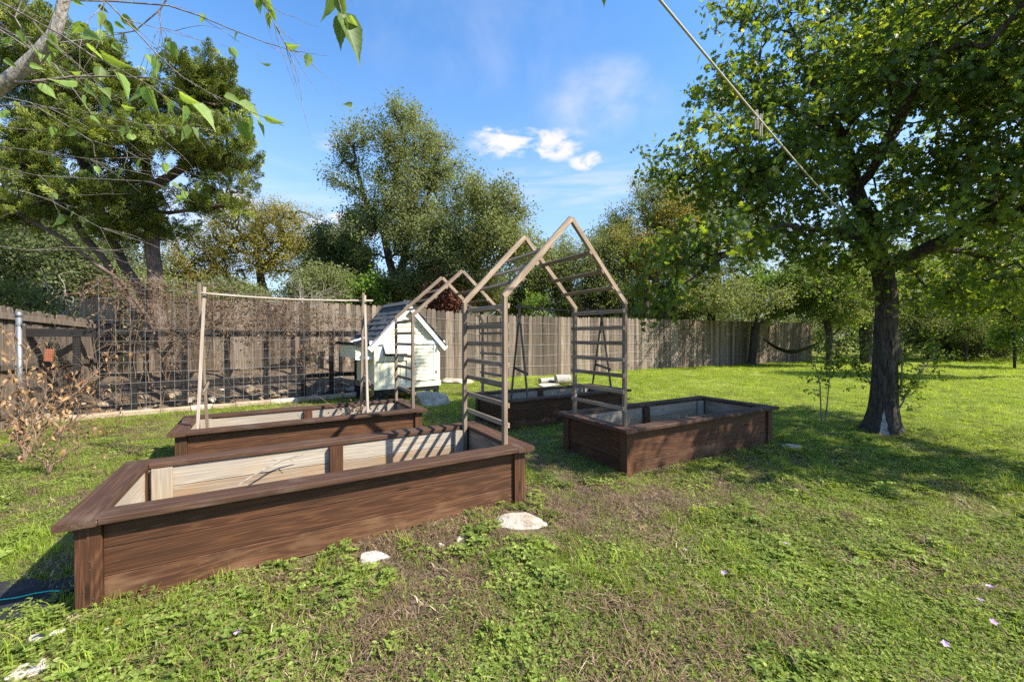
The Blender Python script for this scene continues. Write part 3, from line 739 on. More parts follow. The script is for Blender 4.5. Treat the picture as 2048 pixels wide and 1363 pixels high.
bgtree('live_oak_tree', 'spreading live oak just right of the tallest one, crooked limbs showing', 890, 14,
       [(1000, 420, 52, 42, 1.2, 0), (960, 400, 28, 34, .8, 0), (985, 480, 80, 45, 1.5, 0), (1035, 500, 42, 38, .9, 0), (920, 520, 80, 50, 1.4, .4), (1040, 420, 22, 18, .5, 0), (880, 500, 50, 60, 1.2, .5)], 620, 'live', .17,
       fork=[[gnd(905, 14), at(900, 600, 14), at(885, 560, 14), at(875, 540, 14), at(930, 500, 14), at(985, 455, 14), at(1030, 440, 14)], [at(875, 540, 14), at(825, 520, 14)]])
bgtree('cedar_elm_tree', 'yellow-green elm behind the fence left of the tallest oak', 545, 20,
       [(520, 440, 85, 35, 2, 0), (590, 460, 65, 42, 1.6, 0), (470, 480, 70, 50, 1.8, 0), (550, 510, 95, 45, 2, 0), (440, 540, 45, 40, 1.3, 0), (620, 500, 35, 45, 1, 0)], 700, 'elm', .2, gate=.36,
       fork=[[gnd(548, 20), at(535, 640, 20), at(530, 590, 20), at(518, 540, 20), at(510, 480, 20)], [at(530, 590, 20), at(490, 570, 20), at(450, 550, 20)], [at(518, 540, 20), at(570, 490, 20)]])
bgtree('cedar_elm_tree', 'yellowing elm low behind the juniper trunk', 385, 19, [(385, 520, 50, 60, 1.5, 0), (340, 570, 50, 40, 1.3, 0), (420, 590, 45, 35, 1.1, 0)], 330, 'elm', .14)
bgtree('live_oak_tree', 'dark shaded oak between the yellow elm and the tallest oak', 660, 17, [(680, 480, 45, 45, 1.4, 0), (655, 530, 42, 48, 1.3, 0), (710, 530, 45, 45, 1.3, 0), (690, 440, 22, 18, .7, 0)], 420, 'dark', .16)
bgtree('live_oak_tree', 'rounded live oak seen through the large arch', 1165, 17.5,
       [(1150, 530, 80, 50, 1.8, 0), (1080, 545, 60, 42, 1.4, 0), (1210, 520, 60, 50, 1.5, 0), (1180, 590, 80, 32, 1.4, 0), (1230, 470, 26, 20, .7, 0)], 640, 'live', .22)
bgtree('live_oak_tree', 'tall oak with bronze-tinged leaves rising right of the large arch', 1330, 18.5,
       [(1310, 410, 55, 50, 1.5, 0), (1270, 470, 60, 50, 1.5, 0), (1350, 480, 80, 70, 1.8, 0), (1290, 560, 90, 55, 1.8, 0), (1290, 380, 30, 25, .8, 0), (1390, 420, 60, 50, 1.5, 0)], 760, 'live', .24, gate=.36)
bgtree('cedar_elm_tree', 'golden-leaved tree mixed among the oaks right of the large arch', 1290, 17.2, [(1250, 490, 50, 28, 1.2, 0), (1350, 430, 40, 45, 1.0, 0), (1300, 520, 60, 35, 1.2, 0)], 200, 'elm', .12, gate=.4)
bgtree('live_oak_tree', 'dense oak behind the fence beside the hammock tree', 1420, 20.5, [(1430, 540, 90, 75, 2, 0), (1380, 590, 70, 40, 1.5, 0), (1480, 600, 70, 40, 1.6, -3.2), (1500, 470, 80, 60, 1.7, 0), (1400, 600, 60, 25, 1.2, -3.5)], 620, 'live', .2)
dh = 19.2
bgtree('live_oak_tree', 'oak with bent trunk before the fence, hammock slung from it', 1503, dh,
       [(1580, 560, 90, 32, 1.5, 0), (1500, 590, 75, 26, 1.2, -.3), (1640, 580, 60, 40, 1.2, 0), (1560, 620, 45, 14, .7, 0)], 430, 'bright', .17, r0=.01, scale=(.8, 1.2),
       fork=[[gnd(1503, dh), at(1508, 700, dh), at(1510, 660, dh), at(1520, 645, dh), at(1545, 630, dh), at(1575, 622, dh), at(1620, 600, dh)], [at(1512, 655, dh), at(1520, 610, dh), at(1500, 570, dh)]])
bgtree('live_oak_tree', 'shaded oak with straight trunk holding the far end of the hammock', 1656, 18.0,
       [(1640, 600, 60, 38, 1.2, 0), (1700, 560, 70, 55, 1.4, 0), (1600, 560, 50, 40, 1.1, 0), (1690, 630, 50, 28, 1, 0)], 480, 'mix', .13)
bgtree('live_oak_tree', 'oak with thick dark foot just left of the large lawn oak trunk', 1732, 20.5, [(1760, 560, 90, 60, 1.8, 0), (1830, 600, 70, 40, 1.5, 0), (1760, 630, 70, 25, 1.2, 0)], 520, 'mix', .26)
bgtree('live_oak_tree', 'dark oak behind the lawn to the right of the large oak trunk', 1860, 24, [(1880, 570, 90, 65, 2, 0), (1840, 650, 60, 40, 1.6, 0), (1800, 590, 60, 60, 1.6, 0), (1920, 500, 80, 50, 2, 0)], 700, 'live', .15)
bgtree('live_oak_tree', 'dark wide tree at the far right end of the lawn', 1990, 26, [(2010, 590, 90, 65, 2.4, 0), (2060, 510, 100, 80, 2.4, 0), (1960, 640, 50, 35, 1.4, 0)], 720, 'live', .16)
bgtree('live_oak_tree', 'oak boughs reaching in from the right edge over the far lawn', 2150, 13, [(2010, 560, 100, 55, 1.3, 0), (1920, 605, 60, 28, .9, 0), (2080, 470, 90, 70, 1.4, 0), (1850, 570, 60, 35, .9, .5), (2060, 630, 60, 25, .8, 0)], 420, 'mix', .16)
bgtree('juniper_bush', 'wide dark juniper bush at the far edge of the lawn', 1900, 23, [(1900, 670, 70, 34, 1.6, 0), (1960, 690, 60, 24, 1.5, 0)], 420, 'dark', .08, cat='bush', updir=.4)
bgtree('leafy_bush', 'olive rounded bush behind the large oak trunk', 1930, 21.5, [(1925, 648, 55, 26, 1.3, 0)], 220, 'live', .06, cat='bush', updir=.4)
bgtree('leafy_bush', 'light green bush at the right edge of the lawn', 2030, 17, [(2040, 670, 42, 38, 1.0, 0), (2080, 640, 50, 50, 1.0, 0)], 150, 'bright', .05, cat='bush', updir=.4)
for k, (px, py, rx, ry, dd, pr, lab) in enumerate([
        (300, 590, 60, 40, 12.5, 'live', 'green bush glimpsed behind the juniper trunk'),
        (470, 600, 70, 28, 15, 'live', 'low green bush behind the fence and the left wooden crossbar'),
        (650, 585, 50, 40, 14, 'live', 'lit bush behind the fence left of the henhouse roof'),
        (725, 590, 60, 40, 15, 'bright', 'yellow-green bush behind the fence beside the henhouse roof'),
        (850, 570, 60, 35, 15.2, 'live', 'bush behind the fence above the henhouse'),
        (960, 575, 60, 40, 16, 'live', 'bush behind the fence between the two arches'),
        (1045, 590, 60, 35, 17.5, 'dark', 'dark bush behind the fence below the rounded live oak'),
        (1190, 610, 90, 22, 19, 'dark', 'low dark bush along the fence behind the large arch'),
        (1330, 620, 90, 22, 21, 'dark', 'low dark bush along the fence right of the large arch')]):
    bgtree('leafy_bush', lab, px, dd, [(px, py, rx, ry, 1.1, 0), (px-20, py+12, rx*.8, ry*.7, 1.0, .3)], 230, pr, .06, cat='bush', updir=.4, r0=.008)
bgtree('rusty_bush', 'rust-red leaved bush peeping over the fence behind the small arch', 900, 13.9, [(895, 600, 42, 36, .7, 0), (870, 620, 30, 20, .5, 0)], 130, 'red', .05, cat='bush', scale=(.6, 1.0))
bgtree('feathery_sapling', 'bright green feathery sapling above the fence inside the large arch view', 1085, 15.5, [(1080, 605, 34, 18, .5, 0), (1110, 595, 20, 14, .4, 0), (1060, 615, 18, 12, .3, 0)], 60, 'bright', .03, cat='sapling', r0=.006, scale=(.5, .8))
# left side, beyond the left fence
bgtree('juniper_tree', 'shaded juniper beyond the left fence, at the left edge', 40, 11.5, [(60, 520, 120, 90, 1.8, 0), (150, 570, 80, 50, 1.4, 0), (-60, 400, 120, 120, 1.6, 0), (110, 600, 90, 30, 1.2, 0)], 620, 'dark', .16)
bgtree('juniper_tree', 'farther juniper filling the gap under the leaning trunk', 200, 15, [(200, 520, 90, 70, 1.8, 0), (120, 450, 90, 60, 1.7, 0), (240, 590, 60, 30, 1.0, 0)], 420, 'dark', .16)
bgtree('leafy_bush', 'small green bush with pink flowers over the left fence', 30, 8.8, [(20, 595, 30, 16, .4, 0), (70, 614, 30, 9, .3, 0)], 40, 'dark', .03, cat='bush', scale=(.5, .9))

# far woods: one mass that nobody could count
n = 5200; th = np.radians(rng.uniform(-80, 80, n)); rr = rng.uniform(34, 60, n)
hh = 2.0 + 5.0*rng.random(n)**1.2*(.75+.5*vn(th*6, th*0, 1, 4))
P = np.stack([np.sin(th)*rr, np.cos(th)*rr, hh*rng.random(n)**.7], -1)
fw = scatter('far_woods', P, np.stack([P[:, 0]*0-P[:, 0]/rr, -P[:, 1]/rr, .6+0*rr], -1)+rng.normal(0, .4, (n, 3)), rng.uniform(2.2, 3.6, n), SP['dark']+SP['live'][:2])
tag(fw, 'distant belt of woods closing the view behind the trees', 'woods')

# ------------------------------------------------------------------ fences
def poly_at(pl, s):
    for (a, b_) in zip(pl, pl[1:]):
        L = math.hypot(b_[0]-a[0], b_[1]-a[1])
        if s <= L or b_ is pl[-1]:
            t_ = min(1.0, s/L); return (a[0]+(b_[0]-a[0])*t_, a[1]+(b_[1]-a[1])*t_, a[2]+(b_[2]-a[2])*t_, math.atan2(b_[1]-a[1], b_[0]-a[0]))
        s -= L
def plank_mesh(mat, w, k):
    key = ('plank', mat.name, w, k)
    if key in _mc: return _mc[key]
    mb = MB(); a = w/2; th = .009; c = .028; 
    prof = [(-a, 0), (a, 0), (a+R.uniform(-.001, .001), 1-c), (a-c, 1), (-a+c, 1), (-a, 1-c)]
    v = [(x, y, z) for y in (-th, th) for x, z in prof]
    mb.add(v, [tuple(range(6)), tuple(range(11, 5, -1))] + [(j, 6+j, 6+(j+1) % 6, (j+1) % 6) for j in range(6)])
    _mc[key] = mb.mesh('plank', mat); return _mc[key]
def fence(pl, parent, mat, w=.138, gap=.003, rails=None, side=1):
    L = sum(math.hypot(b_[0]-a[0], b_[1]-a[1]) for a, b_ in zip(pl, pl[1:])); s = w/2; i = 0
    while s < L:
        x, y, h, an = poly_at(pl, s)
        o = obj('plank', plank_mesh(mat, w, i % 5), parent, (x + R.uniform(-.004, .004), y + R.uniform(-.005, .005), -.03 + R.uniform(-.006, .006)), (R.uniform(-.010, .010), R.uniform(-.009, .009), an + R.uniform(-.05, .05)))
        hh = h + .03 + R.uniform(-.022, .014); o.scale = (1, 1, hh); s += w+gap+R.uniform(0, .003); i += 1
    for z in rails or []:
        for a, b_ in zip(pl, pl[1:]):
            dx, dy = b_[0]-a[0], b_[1]-a[1]; l = math.hypot(dx, dy); nx, ny = dy/l*side*.035, -dx/l*side*.035
            beam(parent, 'rail', (a[0]+nx, a[1]+ny, a[2]*z), (b_[0]+nx, b_[1]+ny, b_[2]*z), .04, .09, mat)
BF = [(-9.5, 8.95, 2.25), (-9.2, 9.16, 2.25), (-5.1, 10.8, 2.26), (-2.85, 12.5, 2.24), (-1.2, 13.2, 2.08), (1.65, 14.3, 2.05), (4.75, 16.4, 2.10), (11.6, 19.95, 2.12), (16.6, 22.5, 2.12)]
bf = thing('wood_fence', 'long weathered privacy fence of dog-eared boards curving behind the garden', 'fence')
fence(BF, bf, M['fence'])
for k, z in enumerate((.35, .72, 1.09, 1.46, 1.83)):
    pts = []; s = 4.6
    while s < 19:
        x, y, h, an = poly_at(BF, s); pts.append((x+math.sin(an)*.03, y-math.cos(an)*.03, z*h/2.1 + R.uniform(-.012, .012) + .012*math.sin(s*2+k))); s += .45
    mb = MB(); mb.tube(pts, .0035, 4); part(bf, 'strand_wire', mb, M['wire'])
for k, z in enumerate((.5, 1.0, 1.5)):
    pts = []; s = 19.5
    while s < 29:
        x, y, h, an = poly_at(BF, s); pts.append((x+math.sin(an)*.03, y-math.cos(an)*.03, z*h/2.1 + R.uniform(-.012, .012))); s += .6
    mb = MB(); mb.tube(pts, .0035, 4); part(bf, 'strand_wire', mb, M['wire'])
LF = [(-6.55, 4.3, 1.84), (-7.35, 5.75, 1.80), (-9.3, 9.6, 1.66)]
lf = thing('wood_fence', 'short dark old fence at the left edge with a rail and steel post', 'fence')
fence(LF, lf, M['fencedark'], rails=(.92, .5, .12), side=1)

def pole(label, px, py_top, py_b):
    d_ = CAMH*F/(py_b-673); x = (px-1024)/F*d_; zt = CAMH + (673-py_top)/F*d_
    t_ = thing('steel_post', label, 'post', (x, d_, 0), 0, 'galvanised fence posts')
    mb = MB(); mb.tube([(0, 0, -.1), (0, 0, zt-.06)], .030, 14, cap=True); part(t_, 'pipe', mb, M['galv'], True)
    mb = MB(); mb.tube([(0, 0, zt-.08), (0, 0, zt-.04), (0, 0, zt-.015), (0, 0, zt)], [.036, .036, .024, .006], 14, cap=True); part(t_, 'cap', mb, M['galv'], True)
    for z in (.22, zt-.2):
        mb = MB(); mb.tube([(0, 0, z), (0, 0, z+.03)], .037, 14, cap=True); mb.box((.05, 0, z+.015), (.05, .02, .03)); part(t_, 'clamp', mb, M['galv'])
pole('galvanised steel post with rounded cap nearest the left edge', 38, 622, 868)
pole('galvanised steel post farther back along the left fence', 143, 640, 815)

# ------------------------------------------------------------------ raised beds
def bed(i, label):
    bx, by, th, zb = BEDS[i]
    r = thing('raised_bed', label, 'planter', (bx, by, zb), th, 'raised wooden garden beds')
    ov, cw, ct = .054, .148, .036; L, Wd, H = BL, BW, BH
    top = H - ct
    # corner posts
    for px_ in (ov, L-ov-.095):
        for py_ in (ov, Wd-ov-.095):
            beam(r, 'post', (px_+.0475, py_+.0475, -.07), (px_+.0475, py_+.0475, top-.001), .095, .095, M['stain'], up=(0, 1, 0))
    pf = ov + .024; tk = .038; a0 = ov+.097; ph = .1385
    for k in range(3):
        z = top - .0015 - ph/2 - k*ph; 
        j = lambda: R.uniform(-.003, .003)
        w_ = ph - .003
        beam(r, 'plank', (L-a0, pf+tk/2+j(), z), (a0, pf+tk/2+j(), z), tk, w_, M['stain_low'] if k == 2 else M['stain'], ch=.0015)
        # raw inner lining board on the same line, its own board face
        beam(r, 'inner_plank', (ov+.02, pf+tk+.010, z), (L-ov-.02, pf+tk+.010, z), .014, w_, M['rawwood'] if k == 0 else M['rawdamp'])
        beam(r, 'plank', (a0, Wd-pf-tk/2+j(), z), (L-a0, Wd-pf-tk/2+j(), z), tk, w_, M['stain_low'] if k == 2 else M['stain'], ch=.0015)
        beam(r, 'inner_plank', (ov+.02, Wd-pf-tk-.010, z), (L-ov-.02, Wd-pf-tk-.010, z), .014, w_, M['rawwood'] if k == 0 else M['rawdamp'])
        for xx, sx in ((pf+tk/2, 1), (L-pf-tk/2, -1)):
            beam(r, 'plank', (xx, a0, z), (xx, Wd-a0, z), tk, w_, M['stain_low'] if k == 2 else M['stain'], ch=.0015)
            beam(r, 'inner_plank', (xx+sx*(tk/2+.010), a0+.01, z), (xx+sx*(tk/2+.010), Wd-a0-.01, z), .014, w_, M['rawwood'] if sx > 0 else M['arch'])
    # inner posts: raw corner boards, stained middle posts
    for py_, s in ((pf+tk+.02, 1), (Wd-pf-tk-.02, -1)):
        for xx in (ov+.165, L-ov-.165):
            beam(r, 'inner_post', (xx, py_+s*.019, -.03), (xx, py_+s*.019, top-.002), .034, .11, M['rawwood'], up=(1, 0, 0))
        beam(r, 'inner_post', (L/2, py_+s*.021, .0), (L/2, py_+s*.021, top-.002), .038, .10, M['stain'], up=(1, 0, 0))
    # cap boards: the short ends run the full width of the bed
    for xx in (cw/2, L-cw/2):
        beam(r, 'cap_board', (xx, 0, H-ct/2), (xx, Wd, H-ct/2), cw, ct, M['cap'], ch=.005)
    for yy in (cw/2, Wd-cw/2):
        beam(r, 'cap_board', (cw+.003, yy, H-ct/2 + R.uniform(-.003, .002)), (L-cw-.003, yy, H-ct/2 + R.uniform(-.002, .003)), cw, ct, M['cap'], ch=.005)
    mb = MB(); nx, ny = 26, 12; v = []
    for jy in range(ny+1):
        for ix in range(nx+1): v.append((.12+(L-.24)*ix/nx, .12+(Wd-.24)*jy/ny, .055+R.uniform(-.012, .018)))
    mb.add(v, [(jy*(nx+1)+ix, jy*(nx+1)+ix+1, (jy+1)*(nx+1)+ix+1, (jy+1)*(nx+1)+ix) for jy in range(ny) for ix in range(nx)])
    o = part(r, 'soil', mb, M['soil'], True); return r
m, t, b, out = newmat('garden_soil'); geo = nd(t, 'ShaderNodeNewGeometry'); n2 = noise(t, geo.outputs['Position'], 45, 6, .7)
t.links.new(mixc(t, mapr(t, n2, .3, .7), (.06, .04, .028), (.20, .15, .10)), b.inputs['Base Color']); bump(t, b, n2, .8, .02); M['soil'] = m
beds = [bed(0, 'nearest long brown raised bed with pale inner boards, filling the lower left'),
        bed(1, 'brown raised bed behind the nearest one, with stake frame and dead plant in it'),
        bed(2, 'dappled brown raised bed on the right, carrying the right foot of the large arch'),
        bed(3, 'shaded dark raised bed behind the large arch, with a dowel stake frame in it')]
def bw(i, a, c, z=0):
    bx, by, th, zb = BEDS[i]; return Vector((bx + a*math.cos(th) - c*math.sin(th), by + a*math.sin(th) + c*math.cos(th), zb + z))

# ------------------------------------------------------------------ arches
def arch(label, lb, rb, eave, peak):
    """lb, rb: (near, far) feet of the left and right ladders in the world"""
    base = (lb[0]+rb[1])/2; r = thing('garden_arch', label, 'trellis', (base.x, base.y, 0), 0, 'house-shaped garden arches')
    o = Vector((base.x, base.y, 0)); am = M['arch']
    wdir = (lb[1]-lb[0]); wdir.z = 0; wdir.normalize(); sdir = (rb[0]-lb[0]); sdir.z = 0; sdir.normalize()
    for k in (0, 1):
        l, q = lb[k].copy(), rb[k].copy(); l -= o; q -= o
        for p in (l, q): beam(r, 'post', (p.x, p.y, p.z), (p.x, p.y, eave-.01), .038, .038, am, up=wdir)
        pk = (l+q)/2; pk.z = peak; le = Vector((l.x, l.y, eave)); re = Vector((q.x, q.y, eave))
        n = sdir.cross(Vector((0, 0, 1)))
        beam(r, 'rafter', le - sdir*.012 - Vector((0, 0, .012)), pk + Vector((0, 0, 0)), .036, .048, am, up=(pk-le).cross(n))
        beam(r, 'rafter', pk + Vector((0, 0, 0)) - (pk-re).normalized()*.01, re + sdir*.012 - Vector((0, 0, .012)), .034, .048, am, up=(pk-re).cross(n))
    for (near, far), s in ((lb, 1), (rb, -1)):
        for k in range(7):
            z = eave - .075 - k*.1575 + R.uniform(-.006, .006); a, c = near - o, far - o; e = wdir*.045
            off = sdir*(s*.028)
            beam(r, 'slat', Vector((a.x, a.y, z + R.uniform(-.006, .006))) - wdir*.018 + off, Vector((c.x, c.y, z)) + wdir*.018 + off, .017, .040, am)
        for f in (.22, .42, .64):
            pts = []
            for k, b_ in enumerate((near, far)):
                e = (near, far)[k] - o; pk = (lb[k]+rb[k])/2 - o; e = Vector((e.x, e.y, eave)); pk = Vector((pk.x, pk.y, peak)); pts.append(e.lerp(pk, f))
            dn = (Vector((pts[0].x, pts[0].y, 0))*0 + (sdir*s*1.0 - Vector((0, 0, .85)))).normalized()
            n_ = dn
            beam(r, 'slat', pts[0] + n_*.032 - wdir*.016, pts[1] + n_*.032 + wdir*.016, .017, .040, am, up=(sdir*s + Vector((0, 0, 1.05))))
    return r
arch('large near house-shaped slatted arch joining the front bed and the right bed',
     (bw(0, 2.435, .165, .03), bw(0, 2.435, BW-.165, .03)), (bw(2, .135, .165, BH), bw(2, .135, BW-.165, BH)), 1.675, 2.385)
arch('smaller-looking far slatted arch beside the white henhouse',
     (bw(1, 2.47, .165, .03), bw(1, 2.47, BW-.165, .03)), (bw(3, .135, .165, BH), bw(3, .135, BW-.165, BH)), 1.63, 2.27)

# ------------------------------------------------------------------ stake frames
def screw_mesh():
    mb = MB(); mb.tube([(0, 0, 0), (0, 0, .002)], .0045, 7, cap=True); return mb.mesh('screw', M['screw'])
SCREW = screw_mesh()
for b_ in beds:
    for x in (BEDH := [.054+.0475, BL-.054-.0475]):
        for z in (.05, .09, .19, .23, .33, .37): obj('screw', SCREW, b_, (x + R.uniform(-.018, .018), .0535, z), (PI/2, 0, 0))
    for x in (.3, .9, 1.55, 2.2):
        for y in (.05, .10): obj('screw', SCREW, b_, (x, y, BH-.0005), (0, 0, 0))
def stakes(i, aL, aR, label, mat, mat2, top=1.9, bar=1.83):
    bx, by, th, zb = BEDS[i]
    r = thing('stake_frame', label, 'trellis', (bx, by, zb), th)
    mid = BW/2; top -= zb; bar -= zb
    for n_, a in enumerate((aL, aR)):
        beam(r, 'stake', (a-.02, .19, .03), (a+.03, mid+.055, top), .030, .026, mat, up=(0, 1, 0), ch=.003)
        beam(r, 'stake', (a+.03, BW-.20, .03), (a-.012, mid-.06, top+.02), .030, .026, mat2, up=(0, 1, 0), ch=.003)
        beam(r, 'brace', (a+.035, .34, .78), (a+.045, BW-.34, .85), .018, .04, mat2)
    mb = MB(); n = 10
    mb.tube([(aL-.08+(aR-aL+.2)*k/n, mid-.008, bar - .03*math.sin(PI*k/n)) for k in range(n+1)], .013, 8, cap=True)
    part(r, 'dowel', mb, mat, True); return r
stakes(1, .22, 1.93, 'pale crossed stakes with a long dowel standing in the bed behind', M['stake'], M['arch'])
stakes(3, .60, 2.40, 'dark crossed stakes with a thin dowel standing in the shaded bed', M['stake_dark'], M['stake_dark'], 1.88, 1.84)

# ------------------------------------------------------------------ henhouse
cx0 = Vector((-2.68, 7.95, 0)); cth = math.radians(37.7); CW, CD = 1.39, 1.24
hh = thing('henhouse', 'small cream painted wooden henhouse with gable roof on black legs', 'chicken coop', cx0, cth)
zb0, zt0, zp = .30, 1.20, 2.02
for x in (.05, CW-.05):
    for y in (.05, CD-.05):
        beam(hh, 'leg', (x, y, -.03), (x, y, zb0-.001), .09, .09, M['blackpaint'], up=(0, 1, 0))
for y in (.03, CD-.03): beam(hh, 'floor_joist', (.0, y, zb0-.045), (CW, y, zb0-.045), .05, .09, M['blackpaint'])
for x in (.15, CW-.15):                                         # angled knee braces
    s = 1 if x < .5 else -1
    beam(hh, 'knee_brace', (x-s*.06, .055, .06), (x+s*.10, .055, zb0-.09), .05, .07, M['blackpaint'], up=(0, 1, 0))
mb = MB(); mb.box((CW/2, CD/2, (zb0+zt0)/2), (CW-.06, CD-.06, zt0-zb0-.01)); part(hh, 'wall_core', mb, M['cream'])
# gable core
mb = MB(); v = [(.04, .03, zt0), (CW-.04, .03, zt0), (CW/2, .03, zp-.08), (.04, CD-.03, zt0), (CW-.04, CD-.03, zt0), (CW/2, CD-.03, zp-.08)]
mb.add(v, [(0, 1, 2), (3, 5, 4), (0, 2, 5, 3), (1, 4, 5, 2), (0, 3, 4, 1)]); part(hh, 'gable_core', mb, M['cream'])
# left third of the front: vertical boards below a rail, hatch above
bwid = .112
for k in range(5):
    x = .045 + bwid/2 + k*(bwid+.006); beam(hh, 'wall_board', (x, .015, zb0+.11), (x, .015, zb0+.55), .024, bwid, M['cream'], up=(1, 0, 0), ch=.006)
beam(hh, 'trim', (-.02, -.004, zb0+.055), (CW+.03, -.004, zb0+.055), .035, .11, M['cream'])
beam(hh, 'trim', (-.012, -.006, zb0+.61), (.70, -.006, zb0+.61), .035, .10, M['cream'])
beam(hh, 'trim', (.10, .004, zb0+.665), (.10, .004, zt0-.01), .03, .12, M['white'], up=(1, 0, 0))
beam(hh, 'trim', (.0, .008, zb0+.11), (.0, .008, zt0), .05, .05, M['cream'], up=(1, 0, 0))
beam(hh, 'trim', (.70, -.002, zb0+.11), (.70, -.002, zt0-.01), .034, .09, M['cream'], up=(1, 0, 0))
mb = MB(); mb.box((.42, -.002, zb0+.755), (.44, .02, .17)); part(hh, 'hatch_opening', mb, M['shingle_edge'])
mb = MB()
for k in range(4):                                                # peeling awning hatch, propped open
    Mx = Matrix.Rotation(math.radians(-38), 3, 'X'); c = Vector((.215+k*.13, -.085, zb0+.815)); mb.box(c, (.122, .014, .26), 0, Mx)
part(hh, 'hatch_flap', mb, M['peel'], label='raised flap of peeling white paint')
# right: door of lapped siding
dx0, dx1 = .78, 1.30
mb = MB(); mb.box(((.75+dx1)/2, -.003, (zb0+.11+zt0)/2), (dx1-.73, .012, zt0-zb0-.13)); part(hh, 'door_gap', mb, M['shingle_edge'])
dr = obj('door', None, hh)
mb = MB(); mb.box(((dx0+dx1)/2, -.014, (zb0+.125+zt0-.02)/2), (dx1-dx0, .018, zt0-zb0-.155)); dr = part(hh, 'door', mb, M['cream'])
for o_ in [o_ for o_ in hh.children if o_.type == 'EMPTY']: bpy.data.objects.remove(o_)
nb = 10; bh = (zt0-.03-(zb0+.13))/nb
for k in range(nb):
    z = zb0+.135+k*bh; mb = MB(); a, c = dx0+.005, dx1-.07
    mb.add([(a, -.036, z), (c, -.036, z), (c, -.0235, z+bh-.001), (a, -.0235, z+bh-.001), (a, -.0232, z), (c, -.0232, z)], [(0, 1, 2, 3), (0, 4, 5, 1), (0, 3, 4), (1, 5, 2)])
    part(dr, 'siding_board', mb, M['cream'])
beam(dr, 'stile', (dx1-.032, -.03, zb0+.13), (dx1-.032, -.03, zt0-.025), .03, .06, M['white'], up=(1, 0, 0))
for z in (zb0+.30, zt0-.14):
    mb = MB(); mb.box((dx1-.004, -.05, z), (.035, .012, .06)); mb.tube([(dx1-.002, -.056, z-.035), (dx1-.002, -.056, z+.035)], .006, 6, cap=True); part(hh, 'hinge', mb, M['hinge'])
mb = MB(); mb.box((dx0+.02, -.052, .79), (.05, .012, .03)); mb.tube([(dx0-.02, -.06, .79), (dx0+.05, -.06, .79)], .006, 6, cap=True); part(hh, 'latch', mb, M['hinge'])
beam(hh, 'trim', (CW-.03, .0, zb0+.11), (CW-.03, .0, zt0-.01), .035, .08, M['cream'], up=(1, 0, 0))
beam(hh, 'trim', (CW+.01, .05, .92), (CW+.01, .05, 1.02), .05, .04, M['white'], up=(1, 0, 0))
# left side wall: vertical boards; foot rail
for k in range(10):
    y = .06 + k*.118; beam(hh, 'wall_board', (.018, y, zb0+.10), (.018, y, .93), .024, .11, M['cream'], up=(0, 1, 0), ch=.006)
beam(hh, 'trim', (.005, .0, zb0+.05), (.005, CD, zb0+.05), .04, .11, M['arch'])
for k in range(10):
    y = .06 + k*.118; beam(hh, 'wall_board', (CW-.018, y, zb0+.02), (CW-.018, y, zt0-.01), .024, .11, M['cream'], up=(0, 1, 0), ch=.006)
# nest box hanging off the left wall
nx = -.335; nz0, nz1 = .93, 1.19
mb = MB(); mb.box((nx/2+.005, .65, (nz0+nz1)/2), (-nx-.02, 1.06, nz1-nz0-.01)); part(hh, 'nest_box', mb, M['cream'])
nbx = hh.children[-1]
for k in range(4):
    z = nz0+.006+k*.062
    mb = MB(); mb.add([(nx-.010, .10, z), (nx-.010, 1.20, z), (nx+.002, 1.20, z+.06), (nx+.002, .10, z+.06), (nx+.004, .10, z), (nx+.004, 1.20, z)], [(0, 3, 2, 1), (0, 1, 5, 4), (0, 4, 3), (1, 2, 5)])
    part(nbx, 'siding_board', mb, M['cream'])
    mb = MB(); mb.add([(nx, .108, z), (-.002, .108, z), (-.002, .118, z+.06), (nx, .118, z+.06), (nx, .12, z), (-.002, .12, z)], [(0, 1, 2, 3), (0, 4, 5, 1)]); part(nbx, 'siding_board', mb, M['cream'])
beam(hh, 'trim', (nx-.012, .092, nz0-.0), (-.001, .092, nz0-.0), .02, .06, M['white'])
# gable siding boards
ng = 9; gh = (zp-.10-(zt0+.07))/ng
for k in range(ng):
    z = zt0+.07+k*gh; hw = (CW/2-.02)*(1-(z-zt0)/(zp-zt0)); 
    if hw < .04: continue
    hw2 = (CW/2-.02)*(1-(z+gh-zt0)/(zp-zt0)); c = CW/2; mb = MB()
    mb.add([(c-hw, .004, z), (c+hw, .004, z), (c+hw2, .022, z+gh-.001), (c-hw2, .022, z+gh-.001), (c-hw, .024, z), (c+hw, .024, z)], [(0, 1, 2, 3), (0, 4, 5, 1)])
    part(hh, 'siding_board', mb, M['cream'])
beam(hh, 'trim', (-.12, -.035, zt0+.03), (CW+.12, -.035, zt0+.03), .03, .075, M['white'])
